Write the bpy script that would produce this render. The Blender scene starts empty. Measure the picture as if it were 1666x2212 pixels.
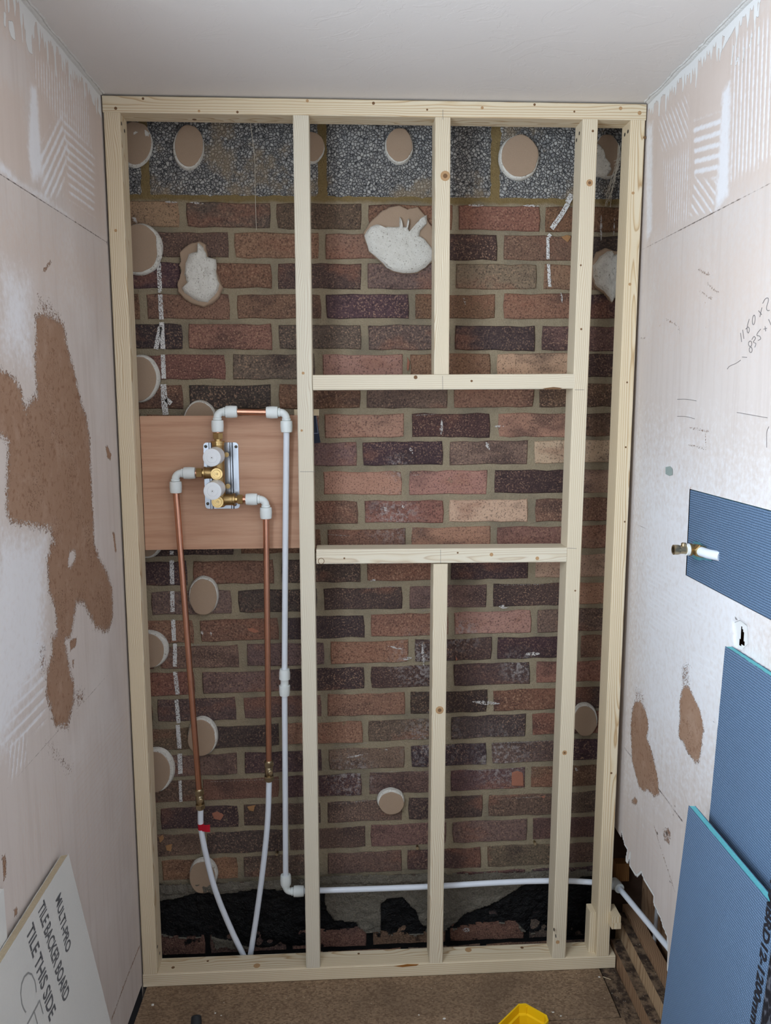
import bpy, bmesh, math, random
import numpy as np
from mathutils import Vector, Matrix, noise as mnoise

random.seed(7); rng = np.random.default_rng(7)
sc = bpy.context.scene
COL = sc.collection

# ------------------------------------------------------------------ camera
IW, IH, FPX = 1666, 2212, 1801.0
PITCH, YAW, ROLL = .1347, .0544, -.0035
CAM = np.array([-.0973, -1.9949, 1.5001])

def ray(px, py):
    u = (px-IW/2)/FPX; v = (py-IH/2)/FPX
    c, s = math.cos(ROLL), math.sin(ROLL); u, v = c*u+s*v, -s*u+c*v
    c, s = math.cos(PITCH), math.sin(PITCH); y = c-s*v; z = -s-c*v
    c, s = math.cos(YAW), math.sin(YAW)
    return np.array([c*u+s*y, -s*u+c*y, z])

cam = bpy.data.cameras.new('camera'); camo = bpy.data.objects.new('camera', cam); COL.objects.link(camo)
cam.sensor_fit = 'HORIZONTAL'; cam.sensor_width = 36; cam.lens = 36*FPX/IW; cam.clip_start = .02
_f = Vector(ray(IW/2, IH/2)).normalized(); _r = Vector(ray(IW, IH/2))-Vector(ray(0, IH/2)); _r.normalize()
_u = _r.cross(_f)
camo.matrix_world = Matrix(((_r.x, _u.x, -_f.x, CAM[0]), (_r.y, _u.y, -_f.y, CAM[1]), (_r.z, _u.z, -_f.z, CAM[2]), (0, 0, 0, 1)))
sc.camera = camo

# ------------------------------------------------------------------ world, daylight, exposure
w = bpy.data.worlds.new('overcast_sky'); sc.world = w; w.use_nodes = True
w.node_tree.nodes['Background'].inputs[0].default_value = (.72, .82, 1, 1)
w.node_tree.nodes['Background'].inputs[1].default_value = 1.0
# the room's window is in the left wall behind the camera; daylight comes through it
WIN = dict(s0=.98, s1=2.25, z0=1.08, z1=2.08)
def area(name, loc, rot, sx, sy, e, col):
    l = bpy.data.lights.new(name, 'AREA'); l.shape = 'RECTANGLE'; l.size = sx; l.size_y = sy; l.energy = e; l.color = col
    o = bpy.data.objects.new(name, l); COL.objects.link(o); o.location = loc; o.rotation_euler = rot; return o
area('window_daylight', (-.80, -1.62, 1.58), (0, -math.pi/2, 0), .98, 1.25, 52, (.80, .92, 1.05))
area('rear_fill_light', (.10, -3.02, 1.25), (math.pi/2, 0, 0), .8, 1.7, 3, (.9, .95, 1.0))  # added fill lamp for ambient level; no known doorway behind it
sc.view_settings.view_transform = 'Standard'; sc.view_settings.look = 'None'
sc.view_settings.exposure = 0.0; sc.view_settings.gamma = 1.0
try: sc.view_settings.use_curve_mapping = False
except Exception: pass

# ------------------------------------------------------------------ geometry of the place
HW = .6177          # half width of the stud frame
ZC = 2.1760         # ceiling
YB = .160           # brick face
FD = .063           # timber depth
WYAW = .0153        # side walls run very slightly off square
WD = np.array([math.sin(WYAW), math.cos(WYAW), 0.]); WN = np.array([math.cos(WYAW), -math.sin(WYAW), 0.])

def UY(px, py, Y=0.):
    r = ray(px, py); return CAM + (Y-CAM[1])/r[1]*r
def UZ(px, py, Z=0.):
    r = ray(px, py); return CAM + (Z-CAM[2])/r[2]*r
def wallp(side): return np.array([side*(HW+.0035), 0, 0])
def UW(px, py, side, off=0.):
    """point on a side wall (side -1 left, +1 right), off metres out into the room"""
    P = wallp(side)-side*off*WN; r = ray(px, py); return CAM + np.dot(P-CAM, WN)/np.dot(r, WN)*r
def SZ(px, py, side, off=0.):
    p = UW(px, py, side, off); return -np.dot(p-wallp(side), WD), p[2]
def WP(side, s, z, off=0.):
    p = wallp(side)-s*WD-side*off*WN; return np.array([p[0], p[1], z])

# ------------------------------------------------------------------ object helpers
def tag(o, label=None, cat=None, group=None, kind=None):
    if label: o['label'] = label
    if cat: o['category'] = cat
    if group: o['group'] = group
    if kind: o['kind'] = kind
    return o
def link(name, me, mat=None, parent=None):
    o = bpy.data.objects.new(name, me); COL.objects.link(o)
    if mat is not None and me is not None and not me.materials: me.materials.append(mat)
    if parent is not None: o.parent = parent
    return o
def empty(name, loc=(0, 0, 0)):
    o = bpy.data.objects.new(name, None); COL.objects.link(o); o.location = loc; o.empty_display_size = .05; return o

class MB:
    def __init__(s): s.v = []; s.f = []
    def add(s, V, Fc):
        n = len(s.v); s.v += [tuple(map(float, p)) for p in V]; s.f += [tuple(i+n for i in f) for f in Fc]; return s
    def box(s, a, b):
        x0, y0, z0 = a; x1, y1, z1 = b
        return s.add([(x0,y0,z0),(x1,y0,z0),(x1,y1,z0),(x0,y1,z0),(x0,y0,z1),(x1,y0,z1),(x1,y1,z1),(x0,y1,z1)],
                     [(0,3,2,1),(4,5,6,7),(0,1,5,4),(1,2,6,5),(2,3,7,6),(3,0,4,7)])
    def lathe(s, p0, d, prof, n=24, caps=True):
        """prof: list of (t along d, radius)"""
        p0 = Vector(p0); d = Vector(d).normalized(); a = d.orthogonal().normalized(); b = d.cross(a)
        V = []; Fc = []
        for t, r in prof:
            for k in range(n):
                th = 2*math.pi*k/n; V.append(p0+d*t+(a*math.cos(th)+b*math.sin(th))*r)
        for i in range(len(prof)-1):
            for k in range(n):
                k2 = (k+1) % n; Fc.append((i*n+k, i*n+k2, (i+1)*n+k2, (i+1)*n+k))
        if caps:
            Fc.append(tuple(reversed(range(n)))); Fc.append(tuple(range((len(prof)-1)*n, len(prof)*n)))
        return s.add(V, Fc)
    def tube(s, pts, r, n=14, caps=True, flat=None):
        pts = [Vector(p) for p in pts]; V = []; Fc = []; a = None
        for i, p in enumerate(pts):
            t = (pts[min(i+1, len(pts)-1)]-pts[max(i-1, 0)]).normalized()
            a = t.orthogonal().normalized() if a is None else (a-t*a.dot(t)).normalized()
            b = t.cross(a); rr = r[i] if hasattr(r, '__len__') else r
            for k in range(n):
                th = 2*math.pi*k/n; V.append(p+(a*math.cos(th)+b*math.sin(th))*rr)
        for i in range(len(pts)-1):
            for k in range(n):
                k2 = (k+1) % n; Fc.append((i*n+k, i*n+k2, (i+1)*n+k2, (i+1)*n+k))
        if caps: Fc.append(tuple(reversed(range(n)))); Fc.append(tuple(range((len(pts)-1)*n, len(pts)*n)))
        return s.add(V, Fc)
    def mesh(s, name, smooth=False):
        me = bpy.data.meshes.new(name); me.from_pydata(s.v, [], s.f); me.validate(); 
        bm = bmesh.new(); bm.from_mesh(me); bmesh.ops.recalc_face_normals(bm, faces=bm.faces); bm.to_mesh(me); bm.free()
        if smooth:
            me.shade_smooth()
            try: me.set_sharp_from_angle(angle=math.radians(40))
            except Exception: pass
        return me
    def build(s, name, mat, parent=None, smooth=False): return link(name, s.mesh(name, smooth), mat, parent)

def spline(pts, n=12):
    P = [Vector(p) for p in pts]; P = [P[0]*2-P[1]]+P+[P[-1]*2-P[-2]]; out = []
    for i in range(1, len(P)-2):
        for k in range(n):
            t = k/n; a, b, c, d = P[i-1:i+3]
            out.append(.5*((2*b)+(c-a)*t+(2*a-5*b+4*c-d)*t*t+(3*b-a-3*c+d)*t**3))
    out.append(P[-2]); return out
def prism(mb, poly, z0, z1, axis='y'):
    """poly in (x,z); extruded along y from z0 to z1"""
    n = len(poly); V = [(x, z0, z) for x, z in poly]+[(x, z1, z) for x, z in poly]
    Fc = [tuple(range(n)), tuple(reversed(range(n, 2*n)))]+[(i, (i+1) % n, n+(i+1) % n, n+i) for i in range(n)]
    return mb.add(V, Fc)
def N3(x, y=0, z=0): return mnoise.noise((x, y, z))

# ------------------------------------------------------------------ node helpers
def lin(c):
    return tuple(((x/255)/12.92 if x/255 <= .04045 else ((x/255+.055)/1.055)**2.4) for x in c)+(1,)
class NT:
    def __init__(s, name):
        s.m = bpy.data.materials.new(name); s.m.use_nodes = True; s.t = s.m.node_tree; s.t.nodes.clear()
        s.out = s.n('ShaderNodeOutputMaterial'); s.b = s.n('ShaderNodeBsdfPrincipled'); s.l(s.b.outputs[0], s.out.inputs[0])
        s.b.inputs['Specular IOR Level'].default_value = .25
    def n(s, t, **k):
        x = s.t.nodes.new(t)
        for a, v in k.items(): setattr(x, a, v)
        return x
    def l(s, a, b): s.t.links.new(a, b)
    def put(s, sock, v):
        if isinstance(v, bpy.types.NodeSocket): s.l(v, sock)
        elif isinstance(v, tuple) and len(v) == 4 and sock.type == 'VECTOR': sock.default_value = v[:3]
        else: sock.default_value = v
    def math(s, op, a, b=0., c=None, clamp=False):
        x = s.n('ShaderNodeMath', operation=op, use_clamp=clamp); s.put(x.inputs[0], a); s.put(x.inputs[1], b)
        if c is not None: s.put(x.inputs[2], c)
        return x.outputs[0]
    def pos(s): return s.n('ShaderNodeNewGeometry').outputs['Position']
    def obj(s): return s.n('ShaderNodeTexCoord').outputs['Object']
    def scale(s, v, sc_):
        x = s.n('ShaderNodeMapping'); s.l(v, x.inputs[0]); x.inputs['Scale'].default_value = sc_; return x.outputs[0]
    def noise(s, v, scale=10., detail=3., rough=.55, dist=0., out=0):
        x = s.n('ShaderNodeTexNoise'); s.l(v, x.inputs['Vector']); x.inputs['Scale'].default_value = scale
        x.inputs['Detail'].default_value = detail; x.inputs['Roughness'].default_value = rough; x.inputs['Distortion'].default_value = dist
        return x.outputs[out]
    def voro(s, v, scale=10., feat='F1', rnd=1., out=0):
        x = s.n('ShaderNodeTexVoronoi', feature=feat); s.l(v, x.inputs['Vector']); x.inputs['Scale'].default_value = scale; x.inputs['Randomness'].default_value = rnd
        return x.outputs[out]
    def step(s, v, a, b, lo=0., hi=1.):
        x = s.n('ShaderNodeMapRange', interpolation_type='SMOOTHSTEP'); s.put(x.inputs[0], v); x.inputs[1].default_value = a; x.inputs[2].default_value = b
        x.inputs[3].default_value = lo; x.inputs[4].default_value = hi; return x.outputs[0]
    def mix(s, f, a, b, mode='MIX'):
        x = s.n('ShaderNodeMix', data_type='RGBA', blend_type=mode); s.put(x.inputs[0], f); s.put(x.inputs[6], a); s.put(x.inputs[7], b); return x.outputs[2]
    def ramp(s, f, stops, interp='LINEAR'):
        x = s.n('ShaderNodeValToRGB'); s.put(x.inputs[0], f); e = x.color_ramp.elements; x.color_ramp.interpolation = interp
        while len(e) < len(stops): e.new(.5)
        for el, (p, c) in zip(e, stops): el.position = p; el.color = c
        return x.outputs[0]
    def sep(s, v):
        x = s.n('ShaderNodeSeparateXYZ'); s.l(v, x.inputs[0]); return x.outputs
    def comb(s, x_, y_, z_):
        x = s.n('ShaderNodeCombineXYZ'); s.put(x.inputs[0], x_); s.put(x.inputs[1], y_); s.put(x.inputs[2], z_); return x.outputs[0]
    def attr(s, name):
        x = s.n('ShaderNodeAttribute', attribute_name=name); return x.outputs['Fac']
    def bump(s, h, dist=.002, st=1.):
        x = s.n('ShaderNodeBump'); x.inputs['Distance'].default_value = dist; x.inputs['Strength'].default_value = st; s.l(h, x.inputs['Height']); s.l(x.outputs[0], s.b.inputs['Normal'])
    def fin(s, col, rough=.8, metal=0., alpha=None):
        s.put(s.b.inputs['Base Color'], col); s.put(s.b.inputs['Roughness'], rough); s.b.inputs['Metallic'].default_value = metal
        if alpha is not None: s.put(s.b.inputs['Alpha'], alpha)
        return s.m

def m_plain(name, rgb, rough=.6, metal=0., var=.08, scale=40., bump=0.):
    t = NT(name); p = t.pos(); n = t.noise(p, scale, 4)
    c = lin(rgb); f = t.math('MULTIPLY_ADD', n, 2*var, 1-var)
    col = t.mix(1., c, t.comb(f, f, f), 'MULTIPLY')
    if bump: t.bump(t.noise(p, scale*4, 3), bump)
    return t.fin(col, rough, metal)

def m_wood(name, light, mid, dark, freq=260., fibre=.1, rough=.65, neutral=None):
    t = NT(name); o = t.obj(); oi = t.n('ShaderNodeObjectInfo'); c = oi.outputs['Color']
    cc = t.n('ShaderNodeSeparateColor'); t.l(c, cc.inputs[0]); R, G, B = cc.outputs[:3]
    x, y, z = t.sep(o)
    off = t.comb(t.math('MULTIPLY', R, 13.), t.math('MULTIPLY', G, 17.), t.math('MULTIPLY', B, 19.))
    va = t.n('ShaderNodeVectorMath', operation='ADD'); t.l(o, va.inputs[0]); t.l(off, va.inputs[1]); oo = va.outputs[0]
    n1 = t.noise(t.scale(oo, (9, 9, 2.2)), 1., 3); n2 = t.noise(t.scale(oo, (22, 22, 5)), 1., 2)
    wob = t.math('ADD', t.math('MULTIPLY_ADD', n1, .05, -.025), t.math('MULTIPLY_ADD', n2, .008, -.004))
    cx = t.math('MULTIPLY_ADD', R, .22, -.11); cy = t.math('MULTIPLY_ADD', G, .22, -.11); tl = t.math('MULTIPLY_ADD', B, .08, -.04)
    X = t.math('ADD', t.math('SUBTRACT', x, cx), t.math('ADD', t.math('MULTIPLY', z, tl), wob))
    Y = t.math('ADD', t.math('SUBTRACT', y, cy), wob)
    r = t.math('SQRT', t.math('ADD', t.math('MULTIPLY', X, X), t.math('MULTIPLY', Y, Y)))
    ring = t.math('FRACT', t.math('MULTIPLY', r, freq))
    col = t.ramp(ring, [(0, lin(light)), (.45, lin(light)), (.70, lin(mid)), (.90, lin(dark)), (1, lin(light))])
    fb = t.noise(t.scale(oo, (420, 420, 9)), 1., 2)
    col = t.mix(t.math('MULTIPLY', fb, fibre*2), col, lin(mid))
    big = t.noise(t.scale(oo, (14, 14, 3)), 1., 2); col = t.mix(t.math('MULTIPLY', t.step(big, .4, .75), .35), col, lin(mid))
    if neutral: col = t.mix(t.math('MULTIPLY', t.math('SUBTRACT', 1., oi.outputs['Alpha']), .5), col, lin(neutral))
    t.bump(fb, .0004, .6)
    return t.fin(col, rough)

WOOD = m_wood('pine', (226, 211, 182), (216, 195, 157), (180, 143, 96), neutral=(206, 208, 200))
OLDWOOD = m_wood('old_timber', (158, 128, 100), (140, 110, 84), (108, 80, 58), 200., .25)
KNOT = m_plain('knot', (180, 144, 104), .6, 0, .3, 400)
KNOTD = m_plain('dark_knot', (118, 88, 60), .6, 0, .3, 400)
PENCIL = m_plain('pencil', (120, 114, 112), .6)
SCREWM = m_plain('screw_steel', (82, 78, 70), .4, .8)
GYPSUM = None

def m_gypsum():
    t = NT('gypsum'); p = t.pos(); n = t.noise(p, 60, 5); n2 = t.noise(p, 260, 3)
    col = t.mix(n, lin((196, 192, 182)), lin((222, 219, 210))); col = t.mix(t.step(n2, .3, .42), lin((150, 143, 130)), col)
    t.bump(t.math('ADD', n, t.math('MULTIPLY', n2, .4)), .004); return t.fin(col, .9)
GYPSUM = m_gypsum()
def m_paper():
    t = NT('paper_facing'); p = t.pos(); n = t.noise(p, 700, 2); n2 = t.noise(p, 14, 3)
    col = t.mix(n, lin((150, 127, 104)), lin((172, 148, 125))); col = t.mix(t.math('MULTIPLY', n2, .5), col, lin((164, 144, 126)))
    t.bump(n, .0004); return t.fin(col, .9)
PAPER = m_paper()

def m_brick():
    t = NT('brick'); p = t.pos(); c = t.n('ShaderNodeObjectInfo').outputs['Color']
    x, y, z = t.sep(p)
    n1 = t.noise(p, 260, 2, .6); n2 = t.noise(t.scale(p, (.7, 1, 1.3)), 8, 4, .6); n3 = t.noise(p, 110, 3, .7)
    col = t.mix(t.math('MULTIPLY', t.step(n2, .50, .70), .62), c, lin((58, 46, 46)))
    col = t.mix(t.math('MULTIPLY', t.step(n2, .46, .30), .55), col, lin((136, 94, 76)))
    sp = t.step(n1, .54, .70); dk = t.step(n1, .46, .33)
    amt = t.noise(p, 5.5, 2); amt2 = t.step(amt, .35, .7)
    col = t.mix(t.math('MULTIPLY', sp, t.math('MULTIPLY_ADD', amt2, .38, .26)), col, lin((186, 150, 122)))
    col = t.mix(t.math('MULTIPLY', dk, .6), col, lin((38, 28, 30)))
    sm = t.noise(p, 26, 4, .7); col = t.mix(t.math('MULTIPLY', t.step(sm, .66, .74), .55), col, lin((128, 116, 92)))
    # lime bloom and bitumen splashes that the wall carries
    du = None
    for (px, py, rr) in [(850, 1120, .10), (905, 1430, .12), (1085, 1640, .13), (930, 1600, .12), (1120, 1440, .07), (760, 1680, .10), (1000, 1370, .07), (860, 1010, .05)]:
        q = UY(px, py, YB); d = t.n('ShaderNodeVectorMath', operation='DISTANCE'); t.l(p, d.inputs[0]); d.inputs[1].default_value = tuple(q)
        g = t.step(d.outputs['Value'], rr, 0.); du = g if du is None else t.math('MAXIMUM', du, g)
    col = t.mix(t.math('MULTIPLY', t.math('MULTIPLY', du, t.step(n3, .45, .65)), .6), col, lin((176, 170, 166)))
    tar = t.step(t.math('ADD', z, t.math('MULTIPLY_ADD', t.noise(p, 12, 4), .12, -.06)), .185, .16)
    tar2 = t.step(t.math('ADD', z, t.math('MULTIPLY_ADD', t.noise(p, 9, 4), .10, -.05)), .035, .06)
    tar = t.math('MULTIPLY', tar, t.math('MAXIMUM', tar2, t.step(t.noise(p, 30, 3), .6, .7)))
    col = t.mix(tar, col, lin((16, 15, 16)))
    t.bump(t.math('ADD', n1, t.math('MULTIPLY', n3, .8)), .0022)
    return t.fin(col, .85)
BRICK = m_brick()
def m_mortar():
    t = NT('mortar'); p = t.pos(); x, y, z = t.sep(p); n = t.noise(p, 320, 3); n2 = t.noise(p, 7, 4)
    col = t.mix(n, lin((130, 118, 96)), lin((166, 152, 127))); col = t.mix(t.math('MULTIPLY', t.step(n2, .45, .7), .5), col, lin((104, 98, 86)))
    tar = t.step(t.math('ADD', z, t.math('MULTIPLY_ADD', t.noise(p, 12, 4), .12, -.06)), .185, .16)
    col = t.mix(tar, col, lin((20, 19, 19)))
    och = t.step(t.math('ADD', z, t.math('MULTIPLY_ADD', t.noise(p, 20, 4), .03, -.015)), 1.978, 1.99)
    col = t.mix(och, col, t.mix(n, lin((112, 94, 60)), lin((140, 120, 82))))
    t.bump(t.math('ADD', n, t.math('MULTIPLY', t.noise(p, 60, 3), 1.5)), .003); return t.fin(col, .95)
MORTAR = m_mortar()
def m_block():
    t = NT('aggregate_block'); p = t.pos(); wp = t.noise(p, 60, 2, .5, 0., 1); va = t.n('ShaderNodeVectorMath', operation='MULTIPLY_ADD'); t.l(wp, va.inputs[0]); va.inputs[1].default_value = (.006, .006, .006); t.l(p, va.inputs[2]); q = va.outputs[0]
    e = t.voro(q, 135., 'DISTANCE_TO_EDGE'); v = t.voro(q, 135., 'F1', out=1); cc = t.n('ShaderNodeSeparateColor'); t.l(v, cc.inputs[0])
    n2 = t.noise(p, 7, 5, .65); n3 = t.noise(p, 200, 3)
    cell = t.mix(cc.outputs[0], lin((126, 126, 126)), lin((198, 196, 190))); cell = t.mix(t.math('MULTIPLY', n3, .6), cell, lin((112, 110, 108)))
    g = t.mix(t.step(e, .01, .13), lin((58, 58, 60)), cell)
    x, y, z = t.sep(p); low = t.step(z, 2.08, 1.99, 0., .07)
    sm = t.step(t.math('ADD', n2, low), .56, .68); g = t.mix(t.math('MULTIPLY', sm, .7), g, t.mix(n3, lin((140, 122, 98)), lin((170, 154, 130))))
    t.bump(t.math('MINIMUM', e, .22), .012, .9); return t.fin(g, .95)
BLOCK = m_block()
CHALK = None
def m_chalk(name, rgb, thr=.48, sc_=330.):
    t = NT(name); p = t.pos(); n = t.noise(p, sc_, 3, .6); big = t.noise(p, 35, 2)
    a = t.step(t.math('ADD', n, t.math('MULTIPLY_ADD', big, .2, -.1)), thr, thr+.05); return t.fin(lin(rgb), .9, 0., a)
CHALK = m_chalk('white_paint', (214, 212, 208), .42); BLOOM = m_chalk('lime_dust', (160, 154, 146), .52, 420); SPLASH = m_chalk('plaster_splash', (186, 181, 176), .45, 240)

def m_wall(name):
    t = NT(name); p = t.pos()
    A = {k: t.attr(k) for k in ('brown', 'white', 'pale', 'tan', 'crack')}
    f1 = t.noise(p, 260, 4, .7); f2 = t.noise(p, 90, 4, .6); f3 = t.noise(p, 7, 3); f4 = t.noise(t.scale(p, (1, 1, .2)), 60, 3)
    base = t.mix(f3, lin((206, 196, 190)), lin((212, 202, 194))); base = t.mix(t.math('MULTIPLY', f4, .25), base, lin((198, 186, 180)))
    f5 = t.noise(t.scale(p, (1, 1, .05)), 55, 4, .6); base = t.mix(t.math('MULTIPLY', t.step(f5, .45, .7), .35), base, lin((190, 177, 168))); f6 = t.noise(p, 3.2, 4, .6); base = t.mix(t.math('MULTIPLY', t.step(f6, .5, .72), .45), base, lin((222, 216, 212)))
    col = t.mix(t.math('MULTIPLY', t.step(t.math('ADD', A['tan'], t.math('MULTIPLY_ADD', f2, 1., -.5)), .2, .8), .6), base, lin((206, 188, 175)))
    col = t.mix(t.math('MULTIPLY', t.step(t.math('ADD', A['pale'], t.math('MULTIPLY_ADD', f2, .9, -.45)), .2, .9), .75), col, lin((232, 234, 238)))  # bluish white: plaster streaks, and daylight painted on the right wall
    wm = t.step(t.math('ADD', A['white'], t.math('MULTIPLY_ADD', f2, .24, -.12)), .47, .53)
    col = t.mix(wm, col, lin((222, 222, 220)))
    bn = t.math('ADD', t.math('MULTIPLY_ADD', f1, 1.5, -.75), t.math('MULTIPLY_ADD', f2, .6, -.3))
    bm_ = t.step(t.math('ADD', A['brown'], bn), .46, .54)
    bc = t.mix(f3, lin((150, 118, 96)), lin((164, 134, 112))); bc = t.mix(t.math('MULTIPLY', t.step(f2, .52, .68), .6), bc, lin((124, 88, 66))); bc = t.mix(t.math('MULTIPLY', t.step(t.noise(p, 16, 5, .7), .5, .68), .5), bc, lin((176, 148, 128)))
    bc = t.mix(t.math('MULTIPLY', t.step(f1, .55, .64), t.step(t.noise(p, 11, 3), .48, .62)), bc, lin((96, 66, 50)))
    col = t.mix(bm_, col, bc)
    col = t.mix(t.step(t.math('ADD', A['crack'], t.math('MULTIPLY_ADD', f2, .5, -.25)), .45, .7), col, lin((96, 84, 76)))
    nick = t.step(t.noise(t.scale(p, (1, 1, .55)), 28, 4, .7, 1.), .735, .75); col = t.mix(nick, col, lin((176, 142, 120)))
    t.bump(t.math('ADD', t.math('ADD', t.math('MULTIPLY', f2, .25), t.math('MULTIPLY', A['pale'], .5)), t.math('SUBTRACT', wm, t.math('MULTIPLY', bm_, .9))), .0012)
    return t.fin(col, .9)
WALL = m_wall('skimmed_plasterboard')
def m_ceiling():
    t = NT('painted_ceiling'); p = t.pos(); n = t.noise(p, 3, 4); n2 = t.noise(p, 120, 3); vv = t.noise(p, 9, 5, .6, 1.2)
    col = t.mix(n, lin((220, 215, 211)), lin((228, 223, 219)))
    t.bump(t.math('ADD', t.math('MULTIPLY', n2, .2), t.math('MULTIPLY', t.step(vv, .49, .51), .25)), .0006); return t.fin(col, .75)
CEIL = m_ceiling()
def m_chip():
    t = NT('chipboard'); p = t.pos(); v = t.voro(t.scale(p, (1, 1.5, 1)), 190., 'F1', out=1); cc = t.n('ShaderNodeSeparateColor'); t.l(v, cc.inputs[0])
    col = t.mix(cc.outputs[0], lin((112, 90, 70)), lin((156, 132, 106))); n = t.noise(p, 5, 4)
    col = t.mix(t.math('MULTIPLY', t.step(n, .4, .7), .45), col, lin((96, 78, 62))); d = t.noise(p, 160, 2)
    col = t.mix(t.step(d, .7, .74), col, lin((190, 178, 160)))
    t.bump(cc.outputs[1], .0006); return t.fin(col, .85)
CHIP = m_chip()
def m_dirty():
    t = NT('dirty_timber'); p = t.pos(); n = t.noise(p, 40, 5, .7); n2 = t.noise(p, 230, 3)
    col = t.mix(t.step(n, .4, .62), lin((58, 46, 38)), lin((120, 100, 80))); col = t.mix(t.step(n2, .68, .72), col, lin((190, 182, 170)))
    t.bump(n2, .002); return t.fin(col, .95)
DIRTY = m_dirty()
def m_tar():
    t = NT('bitumen_and_cement'); p = t.pos(); a = t.attr('tar'); n = t.noise(p, 35, 5, .65); n2 = t.noise(p, 210, 3, .6)
    m = t.step(t.math('ADD', a, t.math('MULTIPLY_ADD', n, .5, -.25)), .45, .55)
    cem = t.mix(n2, lin((66, 64, 58)), lin((140, 132, 118))); tar = t.mix(t.step(n2, .6, .75), lin((14, 13, 14)), lin((44, 42, 42)))
    col = t.mix(m, cem, tar); t.bump(t.math('ADD', n2, t.math('MULTIPLY', n, 2.)), .005)
    return t.fin(col, t.math('MULTIPLY_ADD', m, -.45, .92))
TAR = m_tar()
def m_ply():
    t = NT('plywood'); o = t.obj(); n = t.noise(t.scale(o, (2.2, 1, 42)), 1., 5, .65); f = t.noise(t.scale(o, (14, 1, 500)), 1., 3); b = t.noise(t.scale(o, (3, 1, 9)), 1., 3)
    col = t.ramp(n, [(.25, lin((154, 106, 80))), (.5, lin((188, 146, 118))), (.75, lin((204, 166, 138)))])
    col = t.mix(t.math('MULTIPLY', t.step(f, .5, .8), .35), col, lin((132, 92, 70))); col = t.mix(t.math('MULTIPLY', b, .3), col, lin((196, 162, 138)))
    return t.fin(col, .6)
PLY = m_ply()
PLYE = m_plain('ply_edge', (170, 130, 96), .7, 0, .2, 300)
COPPER = m_plain('copper', (214, 158, 132), .28, 1., .1, 60)
BRASS = m_plain('brass', (172, 144, 98), .38, 1., .15, 160)
BRASSL = m_plain('polished_brass', (196, 168, 116), .3, 1., .08, 90)
NICKEL = m_plain('nickel_brass', (176, 160, 130), .32, 1., .15, 90)
STEEL = m_plain('pressed_steel', (158, 162, 168), .28, 1., .06, 50)
PLASTIC = m_plain('white_plastic_pipe', (224, 230, 238), .35, 0, .02)
FIT = m_plain('grey_white_fitting', (226, 232, 230), .4, 0, .03)
REDT = m_plain('red_tape', (186, 26, 46), .4)
DARK = m_plain('dark_void', (30, 26, 24), .95)
WHITEB = m_plain('white_board', (214, 214, 210), .8)
INK = m_plain('black_ink', (34, 34, 40), .7)
INKG = m_plain('faded_ink', (92, 92, 94), .8); INKF = m_plain('faint_ink', (140, 140, 138), .8)
CYAN = m_plain('foam_core', (112, 200, 208), .8, 0, .2, 300, .0015)
def m_cap():
    t = NT('translucent_cap'); c = lin((238, 241, 243)); m = t.fin(c, .35)
    t.b.inputs['Transmission Weight'].default_value = .12; t.b.inputs['Subsurface Weight'].default_value = 0.; return m
CAP = m_cap()
def m_mesh_board():
    t = NT('blue_mesh_board'); o = t.obj(); x, y, z = t.sep(o)
    n0 = t.noise(o, 14, 3); wv = t.math('MULTIPLY_ADD', n0, .004, -.002)
    fx = t.math('ABSOLUTE', t.math('SUBTRACT', t.math('FRACT', t.math('MULTIPLY', t.math('ADD', x, wv), 220.)), .5))
    fy = t.math('ABSOLUTE', t.math('SUBTRACT', t.math('FRACT', t.math('MULTIPLY', t.math('ADD', y, wv), 220.)), .5))
    g = t.math('MULTIPLY', t.step(fx, .5, .34), t.step(fy, .5, .34)); n = t.noise(o, 240, 2)
    col = t.mix(g, lin((64, 86, 112)), lin((110, 136, 166))); col = t.mix(t.math('MULTIPLY', n0, .3), col, lin((92, 108, 130)))
    t.bump(t.math('ADD', g, t.math('MULTIPLY', n, .3)), .0012); return t.fin(col, .75)
MESHB = m_mesh_board()
def m_backer():
    t = NT('cement_backer_board'); p = t.pos(); n = t.noise(p, 300, 3); n2 = t.noise(p, 9, 3)
    col = t.mix(n2, lin((196, 196, 192)), lin((206, 204, 198))); col = t.mix(t.math('MULTIPLY', n, .2), col, lin((180, 178, 172))); t.bump(n, .0005); return t.fin(col, .85)
BACKER = m_backer()
RAWEDGE = m_plain('raw_board_edge', (206, 190, 160), .9, 0, .2, 300, .002)
YELLOW = m_plain('yellow_plastic', (236, 190, 20), .4, 0, .03)
BLACKR = m_plain('black_rubber', (40, 42, 44), .6, 0, .15, 300)
LIME = m_plain('yellow_green_plastic', (196, 196, 40), .4)
NAVY = m_plain('navy_plastic', (30, 36, 54), .45)
FIBRE = m_plain('white_fibre', (190, 182, 166), .8)
PVC = m_plain('white_pvc', (228, 228, 226), .35)
WHITEP = m_plain('white_painted_wall', (222, 222, 222), .9, 0, .03, 8)

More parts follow.
